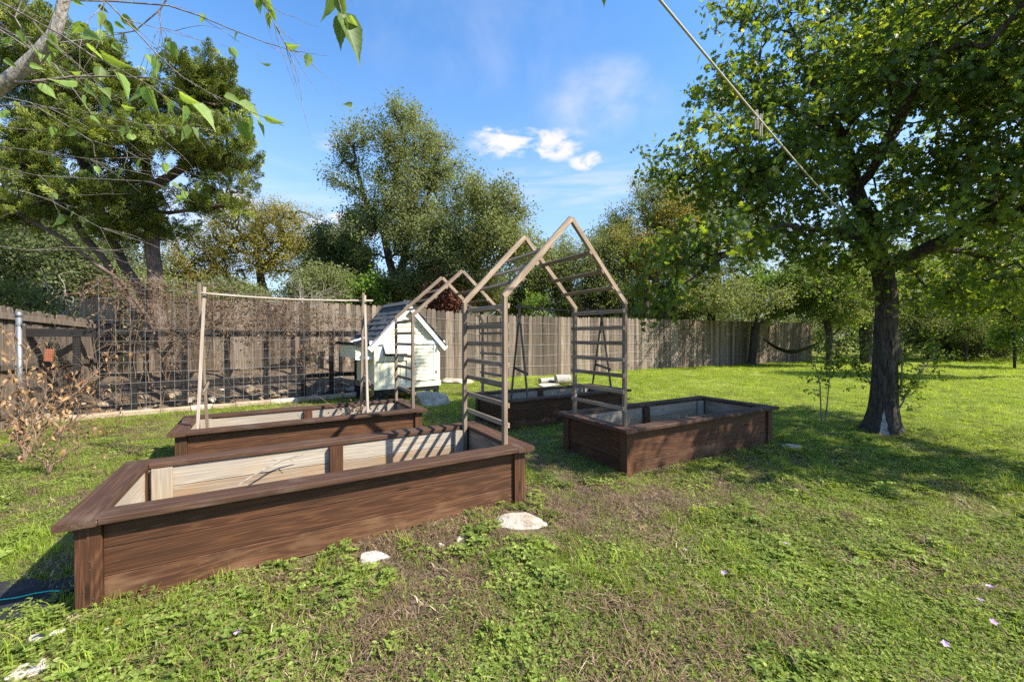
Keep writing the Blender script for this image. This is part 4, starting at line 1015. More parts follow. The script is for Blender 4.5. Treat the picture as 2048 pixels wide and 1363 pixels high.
# rakes and roof
ov = .13; sl = (zp-zt0)/(CW/2)
for s in (-1, 1):
    xe = CW/2 + s*(CW/2+ov); ze = zt0 - .0 + .0; pk = Vector((CW/2, -.075, zp+.0)); en = Vector((xe, -.075, zp - sl*(CW/2+ov)*.94 + .02))
    beam(hh, 'rake_board', pk + Vector((0, 0, -.05)), en + Vector((0, 0, -.035)), .026, .12, M['white'], up=(s*sl, 0, 1))
    pk2 = Vector((CW/2, .03, zp-.11)); en2 = Vector((CW/2+s*(CW/2-.12), .03, zt0+.06)); 
    beam(hh, 'rake_board', pk2 + Vector((0, -.03, 0)), en2 + Vector((0, -.03, 0)), .02, .05, M['cream'], up=(s*sl, 0, 1))
    # sheathing
    ex = .40 if s < 0 else 0
    rise = (zp - en.z)/(CW/2+ov)
    mb = MB(); e3 = Vector((CW/2 + s*(CW/2+ov+ex*.72), 0, en.z - ex*.72*rise*.55 if ex else en.z))
    y0, y1 = -.10, CD+.10; t_ = .03
    mb.add([(CW/2, y0, zp+.01), (xe, y0, en.z+.02), (xe, y1, en.z+.02), (CW/2, y1, zp+.01), (CW/2, y0, zp+.035), (xe, y0, en.z+.045), (xe, y1, en.z+.045), (CW/2, y1, zp+.035)],
           [(0, 1, 2, 3), (7, 6, 5, 4), (0, 4, 5, 1), (1, 5, 6, 2), (2, 6, 7, 3)])
    part(hh, 'roof_deck', mb, M['shingle_edge'])
    if ex:
        mb = MB(); mb.add([(xe+.02, .02, en.z+.02), (nx-.06, .02, 1.20), (nx-.06, y1, 1.20), (xe+.02, y1, en.z+.02), (xe+.02, .02, en.z+.04), (nx-.06, .02, 1.225), (nx-.06, y1, 1.225), (xe+.02, y1, en.z+.04)],
                          [(0, 1, 2, 3), (7, 6, 5, 4), (0, 4, 5, 1), (1, 5, 6, 2), (2, 6, 7, 3)]); part(hh, 'roof_deck', mb, M['shingle_edge'])
    rows = 8
    slope = math.atan2(zp+.035-(en.z+.045), CW/2+ov)
    Ls = math.hypot(zp-.01-en.z, CW/2+ov)
    for rrow in range(rows + (2 if ex else 0)):
        nt_ = 8 if s < 0 else 4; wt = (y1-y0)/nt_
        for k in range(nt_):
            if s < 0 and R.random() < .05 and rrow < rows: continue
            if rrow < rows:
                f0 = rrow/rows; f1 = (rrow+1.25)/rows
                p0 = Vector((CW/2, 0, zp+.040)).lerp(Vector((xe, 0, en.z+.050)), f0); p1 = Vector((CW/2, 0, zp+.040)).lerp(Vector((xe, 0, en.z+.050)), min(1.04, f1))
            else:
                f0 = (rrow-rows)/2; f1 = f0+.6
                p0 = Vector((xe, 0, en.z+.046)).lerp(Vector((nx-.06, 0, 1.235)), f0); p1 = Vector((xe, 0, en.z+.046)).lerp(Vector((nx-.08, 0, 1.235)), f1)
                if k == 0: continue
            n_ = Vector((s*math.sin(slope), 0, math.cos(slope)))*1.0
            ya = y0 + k*wt + (wt*.5 if rrow % 2 and k < nt_-1 else 0) + .002; yb = ya + wt - .005
            lift = R.uniform(.006, .016) + (.012 if R.random() < .2 else 0)
            A_ = [Vector((p0.x, ya, p0.z)), Vector((p1.x, ya, p1.z))+n_*lift, Vector((p1.x, yb, p1.z))+n_*(lift+R.uniform(-.004, .006)), Vector((p0.x, yb, p0.z))]
            B_ = [p+n_*.005 for p in A_]
            mb = MB(); mb.add(A_+B_, [(0, 1, 2, 3), (7, 6, 5, 4), (0, 4, 5, 1), (1, 5, 6, 2), (2, 6, 7, 3)]); part(hh, 'shingle', mb, M['shingle'])
for s in (-1, 1): beam(hh, 'ridge_cap', (CW/2+s*.055, -.105, zp+.025), (CW/2+s*.055, CD+.105, zp+.025), .13, .012, M['shingle'], up=(s*.9, 0, 1))
mb = MB(); v = []
for k in range(7):
    for j in range(4): v.append((nx-.07+j*.09, .0+k*.05, 1.245+.03*j+R.uniform(-.01, .02)))
mb.add(v, [(k*4+j, k*4+j+1, (k+1)*4+j+1, (k+1)*4+j) for k in range(6) for j in range(3)]); part(hh, 'torn_roof_felt', mb, M['felt'], label='torn pale felt at the low roof corner')

# ------------------------------------------------------------------ rocks
def rock_mesh(seed, sub=3, rough=.3, flat=.5):
    bm = bmesh.new(); bmesh.ops.create_icosphere(bm, subdivisions=sub, radius=1); rr_ = random.Random(seed)
    ph = [(Vector((rr_.gauss(0, 1), rr_.gauss(0, 1), rr_.gauss(0, 1))).normalized(), rr_.uniform(.45, .95)) for _ in range(13)]
    for v in bm.verts:
        p = v.co.copy(); k = 1.0
        for n_, c in ph:
            d_ = p.dot(n_)
            if d_ > c: p -= n_*(d_-c)*.9
        w_ = math.sin(p.x*5+seed)*math.cos(p.y*6+seed*2)*math.sin(p.z*5)
        nz_ = mnoise.fractal(p*2.2 + Vector((seed*3.1, 0, 0)), .9, 2.1, 4)
        v.co = p*(1 + rough*.12*w_ + .13*nz_); v.co.z *= flat
    me = bpy.data.meshes.new('rock'); bm.to_mesh(me); bm.free(); return me
ROCKS = []
def rock(px, py, wpx, label, flat=.4, seed=1, asp=.7, rz=None, mat='rock', name='limestone_rock', sink=.25, hpx=None):
    d_ = CAMH*F/(py-673); x = (px-1024)/F*d_; z = g1(x, d_); d_ = (CAMH-z)*F/(py-673); x = (px-1024)/F*d_
    w_ = wpx*d_/F/2; me = rock_mesh(seed); me.materials.append(M[mat])
    o = obj(name, me, None, (x, d_, g1(x, d_) + w_*flat*.25), (0, 0, R.uniform(0, 3) if rz is None else rz)); o.scale = (w_, w_*asp, w_)
    me.transform(Matrix.Scale(flat/.5, 4, (0, 0, 1))); ROCKS.append((x, d_, w_)); return tag(o, label, 'rock', 'pale limestone rocks lying about')
rock(1046, 1045, 112, 'largest white rock on the ground right of the nearest bed', .20, 3, .8, .1)
rock(749, 1118, 80, 'flat white rock lying in front of the nearest bed, mid way along it', .3, 5, .5, .1)
rock(921, 1078, 30, 'small white stone left of the largest white rock', .4, 6)
rock(82, 1279, 60, 'cream stone with weeds over it near the lower left corner', .4, 8, .6, .6)
rock(38, 1347, 90, 'broad flat cream stone cut by the lower left corner', .3, 9, .7, .2)
rock(96, 1334, 36, 'small upright white chip beside the corner stone', .5, 10, .6, .4)
rock(205, 1262, 34, 'small white stone just below the near post of the front bed', .3, 12)
rock(150, 1236, 56, 'tan stone wedged under the near corner post of the front bed', .25, 14, .6, .3, 'rubble')
rock(278, 1320, 30, 'half-buried grey-white stone among weeds, lower left', .3, 15)
rock(1372, 1105, 24, 'lone small pale stone in the open grass right of centre', .4, 16)
rock(1615, 1197, 30, 'small flat pale stone in the grass at lower right', .2, 17, .5)
rock(860, 809, 72, 'long squared limestone block under the henhouse leg', .75, 18, .5, .25)
rock(884, 806, 36, 'rounded limestone block beside the squared one by the henhouse', .7, 19, .8)
rock(920, 765, 78, 'long low white rock on the lawn behind the henhouse', .26, 20, .5, .1)
rock(1210, 905, 30, 'pale stone by the right bed corner in the shade', .3, 21) if False else None
rock(1580, 893, 60, 'flat grey stone beside the far corner of the right bed', .12, 22, .6, .2)
rock(712, 1363, 40, 'stone chip at the bottom edge of the lawn', .2, 23) if False else None
rock(1094, 772, 60, 'flat pale slab under the two cut logs', .15, 24, .5, .1)
for s_, (px, py) in enumerate([(1010, 1135), (960, 1105), (880, 1090), (560, 1180), (640, 1165), (330, 1240), (500, 1300)]):
    rock(px, py, R.uniform(16, 26), ['tiny pale stone in dry grass below the big white rock', 'tiny stone left of the dry patch below the bed end', 'tiny stone next to the front bed foot, right part', 'tiny stone among weeds below the front bed middle', 'tiny stone right of the weed clump below the front bed', 'tiny stone among weeds near the front bed left post', 'tiny stone among weeds at lower left'][s_], .5, 30+s_)

# cut logs
def log(px, py, Lp, rp, ang, label, seed):
    d_ = CAMH*F/(py-673); x = (px-1024)/F*d_; r_ = rp*d_/F; L_ = Lp*d_/F
    t_ = thing('cut_log', label, 'log', (x, d_, r_*.9+.03), ang, 'cut logs by the fence'); mb = MB(); n = 6
    mb.tube([(L_*(k/n-.5), 0, R.uniform(-.006, .006)) for k in range(n+1)], [r_*R.uniform(.95, 1.05) for _ in range(n+1)], 14, wob=.03)
    part(t_, 'bark', mb, M['bark_pale'], True)
    for s in (-1, 1):
        mb = MB(); mb.tube([(s*L_*.5, 0, 0), (s*(L_*.5+.004), 0, 0)], r_*.93, 14, cap=True); part(t_, 'cut_end', mb, M['stake'])
log(1126, 769, 30, 9.5, .25, 'thick short cut log with round end facing left', 1)
log(1095, 768, 36, 6, .5, 'slimmer pale log leaning on the thick one', 2)

# ------------------------------------------------------------------ run, kerb, rubble, wire panels
RA, RB = Vector((-8.1, 6.15, 0)), Vector((-3.15, 9.72, 0))
rdir = (RB-RA).normalized(); rn = Vector((rdir.y, -rdir.x, 0)); rlen = (RB-RA).length       # rn faces the camera side
ran = math.atan2(rdir.y, rdir.x)
run = thing('chicken_run', 'long low chicken run of blackened wood framing and wire mesh behind the stakes', 'run', RA, ran)
RH = 1.47; RL = 5.55; RD = 1.5
for x in (.35, 1.05, 1.75, 2.45, 3.1, 3.75, 4.45, 5.0, RL):
    beam(run, 'post', (x, 0, -.05), (x + R.uniform(-.02, .02), 0, RH-.12), .085, .085, M['black'], up=(0, 1, 0))
for x in (.35, 1.75, 3.1, 4.45, RL): beam(run, 'post', (x, RD, -.05), (x, RD, RH-.12), .085, .085, M['black'], up=(0, 1, 0))
for a, c in ((.0, 1.74), (1.76, 3.74), (3.76, RL+.05)): beam(run, 'top_rail', (a, -.005, RH-.055), (c, -.005, RH-.055), .10, .13, M['black'])
for y in (RD,): beam(run, 'top_rail', (0, y, RH-.055), (RL+.05, y, RH-.055), .10, .13, M['black'])
for a, c in ((.40, 1.0), (1.10, 1.7), (1.8, 2.4), (2.5, 3.05), (3.15, 3.70), (3.8, 4.40), (4.5, 4.95), (5.05, RL-.05)):
    beam(run, 'mid_rail', (a, 0, .50), (c, 0, .50), .05, .09, M['black'])
for k in range(8): beam(run, 'roof_slat', (.2+k*.72, .06, RH-.02), (.2+k*.72, RD-.06, RH-.0), .07, .04, M['black'])
mb = MB()
def rod(p, q, w):
    p, q = Vector(p), Vector(q); mb.tube([p, q], w, 3)
k = 0.0
while k < RL: rod((k, -.055, .02), (k, -.055, RH-.1), .0011); k += .045
k = .04
while k < RH-.1: rod((0, -.056, k), (RL, -.056, k), .0011); k += .045
o = part(run, 'wire_mesh', mb, M['finewire']); o['kind'] = 'stuff'

def wpanel(label, a0, a1, z1, nx, nz, off=.12, z0=.0):
    t_ = thing('wire_panel', label, 'trellis', RA - rdir*0 + rn*off, ran, 'welded wire trellis panels on the run')
    for i in range(nx+1):
        x = a0 + (a1-a0)*i/nx; mb = MB(); mb.tube([(x, 0, z0), (x+R.uniform(-.008, .008), R.uniform(-.01, .01), (z0+z1)/2), (x, 0, z1)], .0034, 4); part(t_, 'wire', mb, M['wire'])
    for i in range(nz+1):
        z = z0 + (z1-z0)*i/nz; mb = MB(); mb.tube([(a0-.01, .006, z), ((a0+a1)/2, .006+R.uniform(-.01, .01), z), (a1+.01, .006, z)], .0034, 4); part(t_, 'wire', mb, M['wire'])
    return t_
wpanel('tall welded wire panel left of the pale stakes', 1.34, 2.90, 2.36, 8, 13)
wpanel('lower wide welded wire panel behind the pale stakes', 3.05, 4.75, 2.2, 11, 12)
wpanel('narrow loose welded wire panel nearest the henhouse', 4.85, 5.6, 1.9, 4, 10, .16)

# stone kerb along the foot of the run and the rubble heap inside it
kerb = thing('stone_kerb', 'line of squared tan limestone blocks along the foot of the run', 'edging', RA + rn*.30, ran)
x = -.4
while x < 5.3:
    L_ = R.uniform(.28, .6); h_ = R.uniform(.085, .11); yy = R.uniform(-.02, .02); zz = h_/2 - .01
    beam(kerb, 'stone', (x, yy, zz + R.uniform(-.006, .006)), (x+L_, yy + R.uniform(-.02, .02), zz + R.uniform(-.006, .006)), R.uniform(.12, .16), h_, M['rubble'] if R.random() < .8 else M['rock'], ch=.018); x += L_ + .008
rub = thing('rubble_heap', 'low heap of broken tan limestone inside the run', 'stones', RA, ran)
rms = [rock_mesh(700+k, 1, .4, .55) for k in range(8)]
for k, me in enumerate(rms): me.materials.append(M['rubble'] if k % 3 else M['rock'])
for k in range(290):
    x = R.uniform(-.1, 5.6); y = R.uniform(.12, 2.1); h_ = .16 + .16*y; z = R.random()**.7*h_; s = R.uniform(.05, .13)
    o = obj('stone', rms[k % 8], rub, (x, y, z-.02), (R.uniform(-.4, .4), R.uniform(-.4, .4), R.uniform(0, 6))); o.scale = (s*1.5, s*1.1, s)
mb = MB(); v = []; nx_, ny_ = 30, 8
for j in range(ny_+1):
    for i in range(nx_+1): v.append((-.3+6.2*i/nx_, .1+3.0*j/ny_, -.02+ (.17+.13*3.0*min(1, j/ny_*1.5))*min(1, j*.7)+R.uniform(-.02, .02)))
mb.add(v, [(j*(nx_+1)+i, j*(nx_+1)+i+1, (j+1)*(nx_+1)+i+1, (j+1)*(nx_+1)+i) for j in range(ny_) for i in range(nx_)])
bank = obj('earth_bank', mb.mesh('earth_bank', M['soil'], True), None, RA, (0, 0, ran)); bank['kind'] = 'structure'
# leaning broken bricks/boards in the run
for k, (x, z, a) in enumerate([(.72, 1.05, .1), (1.0, .72, .7), (1.12, .52, -.6)]):
    mb = MB(); mb.box((0, 0, 0), (.10, .05, .2)); o = obj('brick_piece', mb.mesh('brick_piece', M['brick'] if 'brick' in M else M.setdefault('brick', paint('red_brick', (.28, .10, .055), (.16, .07, .05), .7, 12, .9))), None, RA + rdir*x + rn*(-.10) + Vector((0, 0, z)), (0, a, ran))
    tag(o, ['reddish piece caught highest in the wire at the left of the run', 'reddish piece caught in the middle of the wire at the left of the run', 'reddish piece lowest in the wire at the left of the run'][k], 'brick', 'reddish pieces in the wire')

# dead vines over panels, run roof and stakes
def curl(mb, p, d, L, r, n=9, droop=.5, wig=.35):
    pts = [Vector(p)]; d = Vector(d).normalized()
    for k in range(n):
        d = (d + rv(wig) + Vector((0, 0, -droop*.25))).normalized(); pts.append(pts[-1] + d*L/n)
    mb.tube(pts, [r*(1-.7*k/n) for k in range(n+1)], 3); return pts
mb = MB(); LP = []
def rw(a, y, z): return RA + rdir*a - rn*y + Vector((0, 0, z))
for k in range(430):
    a = R.uniform(1.3, 5.5); top = 2.3 if a < 2.9 else 2.1
    z = top*R.random()**.35 if a < 4.2 else R.uniform(.9, 1.9)
    ll = curl(mb, rw(a, R.uniform(-.16, -.02), z), (rdir*R.uniform(-1, 1) + Vector((0, 0, R.uniform(-1, .6)))), R.uniform(.3, 1.0), R.uniform(.0018, .005), droop=.6, wig=.4)
    LP += ll[2::2]
for k in range(120):                                                  # tangle on the run roof towards the henhouse
    a = R.uniform(2.0, 5.9); ll = curl(mb, rw(a, R.uniform(-.1, 1.4), RH+R.uniform(.03, .22 if a < 4.8 else .42)), (R.uniform(-1, 1), R.uniform(-1, 1), .1), R.uniform(.3, .9), .004, droop=.15); LP += ll[::2]
for k in range(150):
    a = R.uniform(1.3, 4.7); ll = curl(mb, rw(a, R.uniform(-.15, -.05), (2.32 if a < 2.9 else 2.08) + R.uniform(-.25, .04)), rdir*R.choice((-1, 1)) + Vector((0, 0, R.uniform(-.5, .2))), R.uniform(.3, .8), .0045, droop=.25, wig=.45); LP += ll[1::2]
for k in range(14):                                                   # thick dry stems
    a = R.uniform(1.4, 2.8); curl(mb, rw(a, .1, .1), (R.uniform(-.4, .4), R.uniform(-.4, .2), 1.6), 2.2, .010, 14, -.5, .2)
vines = part(None, 'dead_vines', mb, M['drytwig'], True); tag(vines, 'brown dead vines tangled through the wire panels and over the run roof', 'vines', kind='stuff')
bl_ = [sprig('dry_leaf_cluster', 'oval', 5, .035, .05, M['leaf_dry'], -.6) for _ in range(3)]
LP = [p for p in LP if p.z > .05]; LP = R.sample(LP, min(len(LP), 3600))
o = scatter('dead_vine_leaves', [tuple(p) for p in LP], rng.normal(0, 1, (len(LP), 3)), rng.uniform(.5, 1.1, len(LP)), bl_); tag(o, 'small shrivelled brown leaves clinging to the dead vines', 'leaves')

# dead plant in the second bed
t_ = thing('dead_plant', 'withered brown plant drooping in the bed behind, near the arch', 'plant', bw(1, 1.80, .6, .06), 0)
mb = MB(); 
for k in range(34): curl(mb, (R.uniform(-.1, .1), R.uniform(-.1, .1), 0), (R.uniform(-.8, .8), R.uniform(-.5, .5), 1.2), R.uniform(.35, .85), .005, 9, .9, .35)
part(t_, 'stems', mb, M['drytwig'], True)
o = scatter('leaves', rng.normal(0, .16, (60, 3))+np.array([0, 0, .3]), rng.normal(0, 1, (60, 3)), rng.uniform(.6, 1.2, 60), bl_, t_)
t_ = thing('dry_plant', 'thin curled dry stem at the left end of the bed behind', 'plant', bw(1, .42, .5, .06), 0)
mb = MB(); [curl(mb, (0, 0, 0), (R.uniform(-.5, .5), .3, 1), .5, .004, 9, 1.2, .3) for _ in range(4)]; part(t_, 'stems', mb, M['drytwig'], True)
# bleached stick in the nearest bed
t_ = thing('dry_stick', 'bleached forked stick leaning inside the nearest bed', 'stick', bw(0, 1.0, .86, .06), BEDS[0][2])
k_ = .5; mb = MB(); mb.tube([(-.42, -.16, .17), (-.3, -.06, .22), (-.1, -.0, .29), (.05, .04, .34), (.13, .06, .35), (.3, .06, .37)], [.004, .006, .008, .009, .007, .004], 6)
mb.tube([(.05, .04, .34), (-.05, .02, .37)], [.006, .003], 5); mb.tube([(.13, .06, .35), (.2, .03, .31)], [.005, .002], 5); mb.tube([(-.3, -.06, .22), (-.42, -.05, .19), (-.5, -.08, .2)], [.004, .003, .002], 4)
mb.v = [(p[0]*.62-.12, p[1]*.5, .20+(p[2]-.2)*.75) for p in mb.v]; part(t_, 'wood', mb, M['twig_pale'], True)

# ------------------------------------------------------------------ dead leafed shrub at the left
v, f = leaf_shape('oval')
def lone_leaf(nm, kind, mat):
    mb = MB(); put_leaf(mb, kind, (0, 0, 0), (1, 0, 0), (0, 0, 1), 1); return mb.mesh(nm, mat, True, True)
def curled():
    mb = MB(); c = R.uniform(.8, 1.7); f = R.uniform(.5, 1.1); v = []; a = R.random()
    for i in range(5):
        s = i/4; w = .30*math.sin(PI*min(1, .12+s*.9))**.8*(0.15 if i == 4 else 1)*R.uniform(.8, 1.15); an = c*s
        x = math.sin(an)/c*1.1; z = -(1-math.cos(an))/c*1.1
        for u in (-1, 0, 1): v.append((x, u*w*math.cos(f*.8), z + abs(u)*w*math.sin(f) + R.uniform(-.03, .03)))
    mb.add(v, [(i*3+j, i*3+j+1, (i+1)*3+j+1, (i+1)*3+j) for i in range(4) for j in range(2)], 0, a); return mb.mesh('leaf', M['leaf_brown'], True, True)
dl = [curled() for _ in range(6)]
def dead_shrub(label, px, pyb, tips, nleaf, L=.055):
    d_ = CAMH*F/(pyb-673); b0 = Vector(((px-1024)/F*d_, d_, 0)); t_ = thing('dead_shrub', label, 'shrub', b0, 0, 'withered shrubs by the left fence')
    mb = MB(); sites = []
    for (tx, ty, dd) in tips:
        e = at(tx, ty, d_+dd) - b0; pts = []
        for k in range(9):
            s = k/8; p = Vector((e.x*s**1.2, e.y*s**1.2, e.z*s**.85)) + rv(.02*min(s*3, 1)); pts.append(p)
        mb.tube(pts, [.010*(1-.75*k/8) for k in range(9)], 5)
        for k in range(2, 9):
            for q in range(4):
                pp = curl(mb, pts[k], (pts[k]-pts[k-1]).normalized() + rv(1.0) + Vector((0, 0, .2)), R.uniform(.12, .34), .003, 5, .3, .3); sites += pp[2:] + pp[3:]
    part(t_, 'stems', mb, M['drytwig'], True)
    for p in R.sample(sites, min(nleaf, len(sites))):
        o = obj('leaf', dl[R.randrange(5)], t_, p, (R.uniform(-1.2, 1.2), R.uniform(.2, 1.7), R.uniform(0, 6.28))); s = L*R.uniform(.6, 1.35); o.scale = (s, s, s)
dead_shrub('withered shrub with curled tan leaves at the left edge, tallest part', 45, 925, [(20, 665, .3), (60, 700, .1), (-20, 740, 0), (110, 745, .2), (180, 760, .4), (10, 800, -.2), (235, 705, .5), (40, 760, .1), (90, 820, .1)], 200, .066)
dead_shrub('thin withered shrub with sparse orange-brown leaves before the run corner', 110, 880, [(150, 770, 0), (205, 800, .2), (90, 790, 0), (240, 850, .1), (170, 830, 0)], 130, .05)
dead_shrub('low bare tangle of dry stems in front of the left shrubs', 95, 948, [(60, 850, 0), (130, 860, 0), (160, 890, .1), (30, 880, -.1)], 35, .05)

# bare twiggy bush beyond the fence
def bare(label, px, py, d_, rpx, n):
    c = at(px, py, d_); t_ = thing('bare_bush', label, 'bush', (c.x, c.y, 0)); mb = MB(); r_ = rpx*d_/F; c0 = Vector((0, 0, c.z-r_))
    mb.tube([(0, 0, -.1), (0, 0, c.z-r_)], [.06, .04], 6)
    for k in range(n):
        dd = rv(1); dd.z = abs(dd.z)*.8+.15; pp = curl(mb, c0, dd, r_*R.uniform(1.0, 2.1), .016, 9, .15, .25)
        for q in range(5): 
            p2 = curl(mb, R.choice(pp[2:]), dd + rv(.9), r_*R.uniform(.3, .8), .007, 6, .3, .4)
    part(t_, 'branches', mb, M['twig_pale'], True)
bare('grey leafless twiggy bush behind the fence under the yellow elm', 600, 575, 12.2, 48, 30)
bare('pale leafless tangle beyond the left fence under the leaning trunk', 120, 590, 9.7, 62, 34)

# ------------------------------------------------------------------ overhanging tree, top left
oh = thing('overhanging_tree', 'near tree limb with pale bark and drooping heart-shaped leaves entering from the top left', 'tree', (-3.4, 1.6, 0))
O = Vector((-3.4, 1.6, 0))
def pxpath(pts): return [at(x, y, d_) - O for x, y, d_ in pts]
mb = MB(); mb.tube([(0, 0, -.1), (.02, .02, 1.0), (.1, .0, 1.8), (.2, .0, 2.1)], [.13, .11, .09, .08], 12, wob=.04)
mb.tube([(.1, 0, 1.8)] + pxpath([(-420, 330, 1.7), (-120, 230, 1.65), (-30, 195, 1.6), (30, 150, 1.6), (75, 110, 1.6), (108, 70, 1.58), (122, 25, 1.58), (135, -40, 1.55), (160, -160, 1.5)]), [.07, .045, .032, .026, .024, .022, .020, .018, .017, .014], 12, wob=.06)
part(oh, 'limb', mb, M['bark_pale'], True, label='thick pale flaking limb')
tw = [[(-60, -30, 1.4), (0, 4, 1.4), (60, 36, 1.4), (126, 72, 1.4), (183, 111, 1.4), (244, 141, 1.4), (300, 172, 1.4), (345, 205, 1.4)],
      [(190, -60, 1.3), (210, 0, 1.3), (248, 38, 1.3), (317, 111, 1.3), (363, 153, 1.3), (420, 187, 1.3), (496, 221, 1.3), (568, 252, 1.3)],
      [(20, 165, 1.6), (57, 164, 1.6), (153, 153, 1.7), (229, 153, 1.7), (305, 156, 1.7), (366, 183, 1.7)],
      [(130, 0, 1.6), (221, 2, 1.7), (336, 11, 1.8), (400, 32, 1.8), (458, 57, 1.8), (530, 85, 1.8), (597, 105, 1.8)],
      [(-60, 205, 1.8), (0, 210, 1.8), (100, 215, 1.8), (200, 232, 1.8), (290, 250, 1.8), (345, 268, 1.8)],
      [(-60, 320, 1.7), (0, 335, 1.7), (80, 352, 1.7), (200, 358, 1.7), (285, 362, 1.7), (340, 376, 1.7), (385, 385, 1.7)],
      [(-40, 488, 1.8), (60, 500, 1.8), (190, 500, 1.8)], [(345, -20, 1.9), (320, 20, 1.9), (270, 62, 1.9), (200, 75, 1.9), (120, 85, 1.7)],
      [(-30, 40, 1.7), (30, 70, 1.7), (60, 95, 1.65), (75, 110, 1.6)], [(-40, 250, 2.0), (80, 262, 2.0), (160, 240, 2.0), (230, 262, 2.0)], [(-40, 290, 2.1), (60, 300, 2.1), (180, 318, 2.1), (240, 316, 2.1)],
      [(75, 110, 1.6), (30, 35, 1.6), (60, -40, 1.6)], [(317, 18, 1.85), (322, 55, 1.85), (350, 62, 1.85)], [(550, 50, 1.5), (572, 90, 1.5), (580, 100, 1.5)],
      [(-60, 180, 1.9), (60, 205, 1.9), (180, 280, 1.9), (250, 300, 1.9), (320, 340, 1.9)], [(0, 60, 2.2), (110, 130, 2.2), (200, 250, 2.2), (330, 260, 2.2)], [(40, 380, 2), (100, 400, 2), (200, 455, 2)], [(505, -60, 1.5), (520, -10, 1.5), (550, 50, 1.5)],
      [(655, -90, 1.0), (672, -20, 1.0), (686, 35, 1.0)]]
sites = []
for k, w_ in enumerate(tw):
    mb = MB(); P_ = pxpath(w_); 
    if k < 18 and len(P_) > 2:
        for q in range(5):
            j = R.randrange(1, len(P_)); d_ = (P_[j]-P_[j-1]).normalized() + rv(.5)
            pp = curl(mb, P_[j], d_, R.uniform(.1, .4), .0016, 6, .2, .2); sites += [pp[3], pp[-1]]
    r_ = .006 if k == 2 else .004 if k in (0, 3, 7, 8, 11, 15) else .0028
    mb.tube(P_, [r_*(1-.65*i/(len(P_)-1)) for i in range(len(P_))], 5); part(oh, 'twig', mb, M['twig'], True)
    if k in (4, 5, 9, 10, 14, 15, 16): sites += [P_[i].lerp(P_[i-1], R.random()) for i in range(1, len(P_)) for _ in range(2)]
nl = [lone_leaf('leaf', 'heart', M['leaf_near']) for _ in range(6)]
for me_ in nl: me_.transform(Matrix.Diagonal((1, .74, 1, 1)))
def near_leaf(bx, by, tx, ty, w_, d_, dd=.02, roll=None):
    b_, t2 = at(bx, by, d_)-O, at(tx, ty, d_+dd)-O; x = (t2-b_); L = x.length; x.normalize()
    view = (at(bx, by, d_) - Vector((0, 0, CAMH))).normalized(); z = -view - x*(-view).dot(x); z.normalize()
    tilt = math.acos(min(1, max(.15, w_/(L*F/d_*.72)))) * (1 if R.random() < .5 else -1)
    z = Quaternion(x, tilt) @ z; y = z.cross(x); m_ = Matrix((x*L, y*L, z*L)).transposed().to_4x4(); m_.translation = b_
    obj('leaf', nl[R.randrange(6)], oh, mat=m_)
for q in [(204, 107, 259, 141, 22, 1.4), (244, 32, 275, 61, 24, 1.3), (210, 42, 228, 75, 26, 1.35), (213, 35, 187, 50, 20, 1.35), (165, 45, 148, 72, 24, 1.4), (232, 145, 267, 197, 14, 1.4), (294, 175, 311, 227, 26, 1.4), (340, 200, 341, 229, 14, 1.4),
          (360, 187, 402, 214, 18, 1.35), (390, 208, 436, 253, 22, 1.35), (368, 212, 372, 250, 15, 1.4), (450, 191, 488, 208, 16, 1.3), (480, 203, 527, 238, 18, 1.3), (530, 231, 568, 252, 14, 1.3), (454, 216, 455, 240, 11, 1.3), (498, 235, 506, 264, 9, 1.3), (514, 242, 534, 272, 9, 1.3),
          (197, 11, 218, 27, 18, 1.3), (145, 0, 169, 12, 16, 1.4), (36, 62, 50, 88, 14, 1.5), (103, 68, 115, 100, 16, 1.5), (10, 118, 35, 137, 14, 1.5), (172, 63, 190, 82, 14, 1.4), (225, 88, 245, 106, 20, 1.4), (230, 45, 252, 60, 14, 1.35), (160, 50, 178, 62, 12, 1.4), (95, 80, 118, 104, 12, 1.5), (60, 130, 90, 138, 14, 1.5),
          (512, -5, 522, 28, 18, 1.5), (528, -14, 545, 34, 22, 1.5), (540, 28, 536, 58, 14, 1.5), (545, 20, 551, 45, 12, 1.5),
          (664, -30, 656, 46, 26, 1.0), (686, 30, 728, 118, 44, 1.0), (686, 36, 676, 96, 34, 1.0), (676, -10, 690, 42, 30, 1.0), (700, 32, 716, 60, 14, 1.0), (694, -20, 706, 4, 20, 1.0), (1204, -18, 1212, 14, 16, 1.0)]:
    near_leaf(*q)
for p in R.sample(sites, min(65, len(sites))):
    L = R.uniform(.035, .075); d_ = Vector((R.uniform(-.4, .7), R.uniform(-.3, .3), R.uniform(-1.0, -.1))).normalized(); z = rv(1); z = (z - d_*z.dot(d_)).normalized(); y = z.cross(d_)
    m_ = Matrix((d_*L, y*L, z*L)).transposed().to_4x4(); m_.translation = p; obj('leaf', nl[R.randrange(6)], oh, mat=m_)

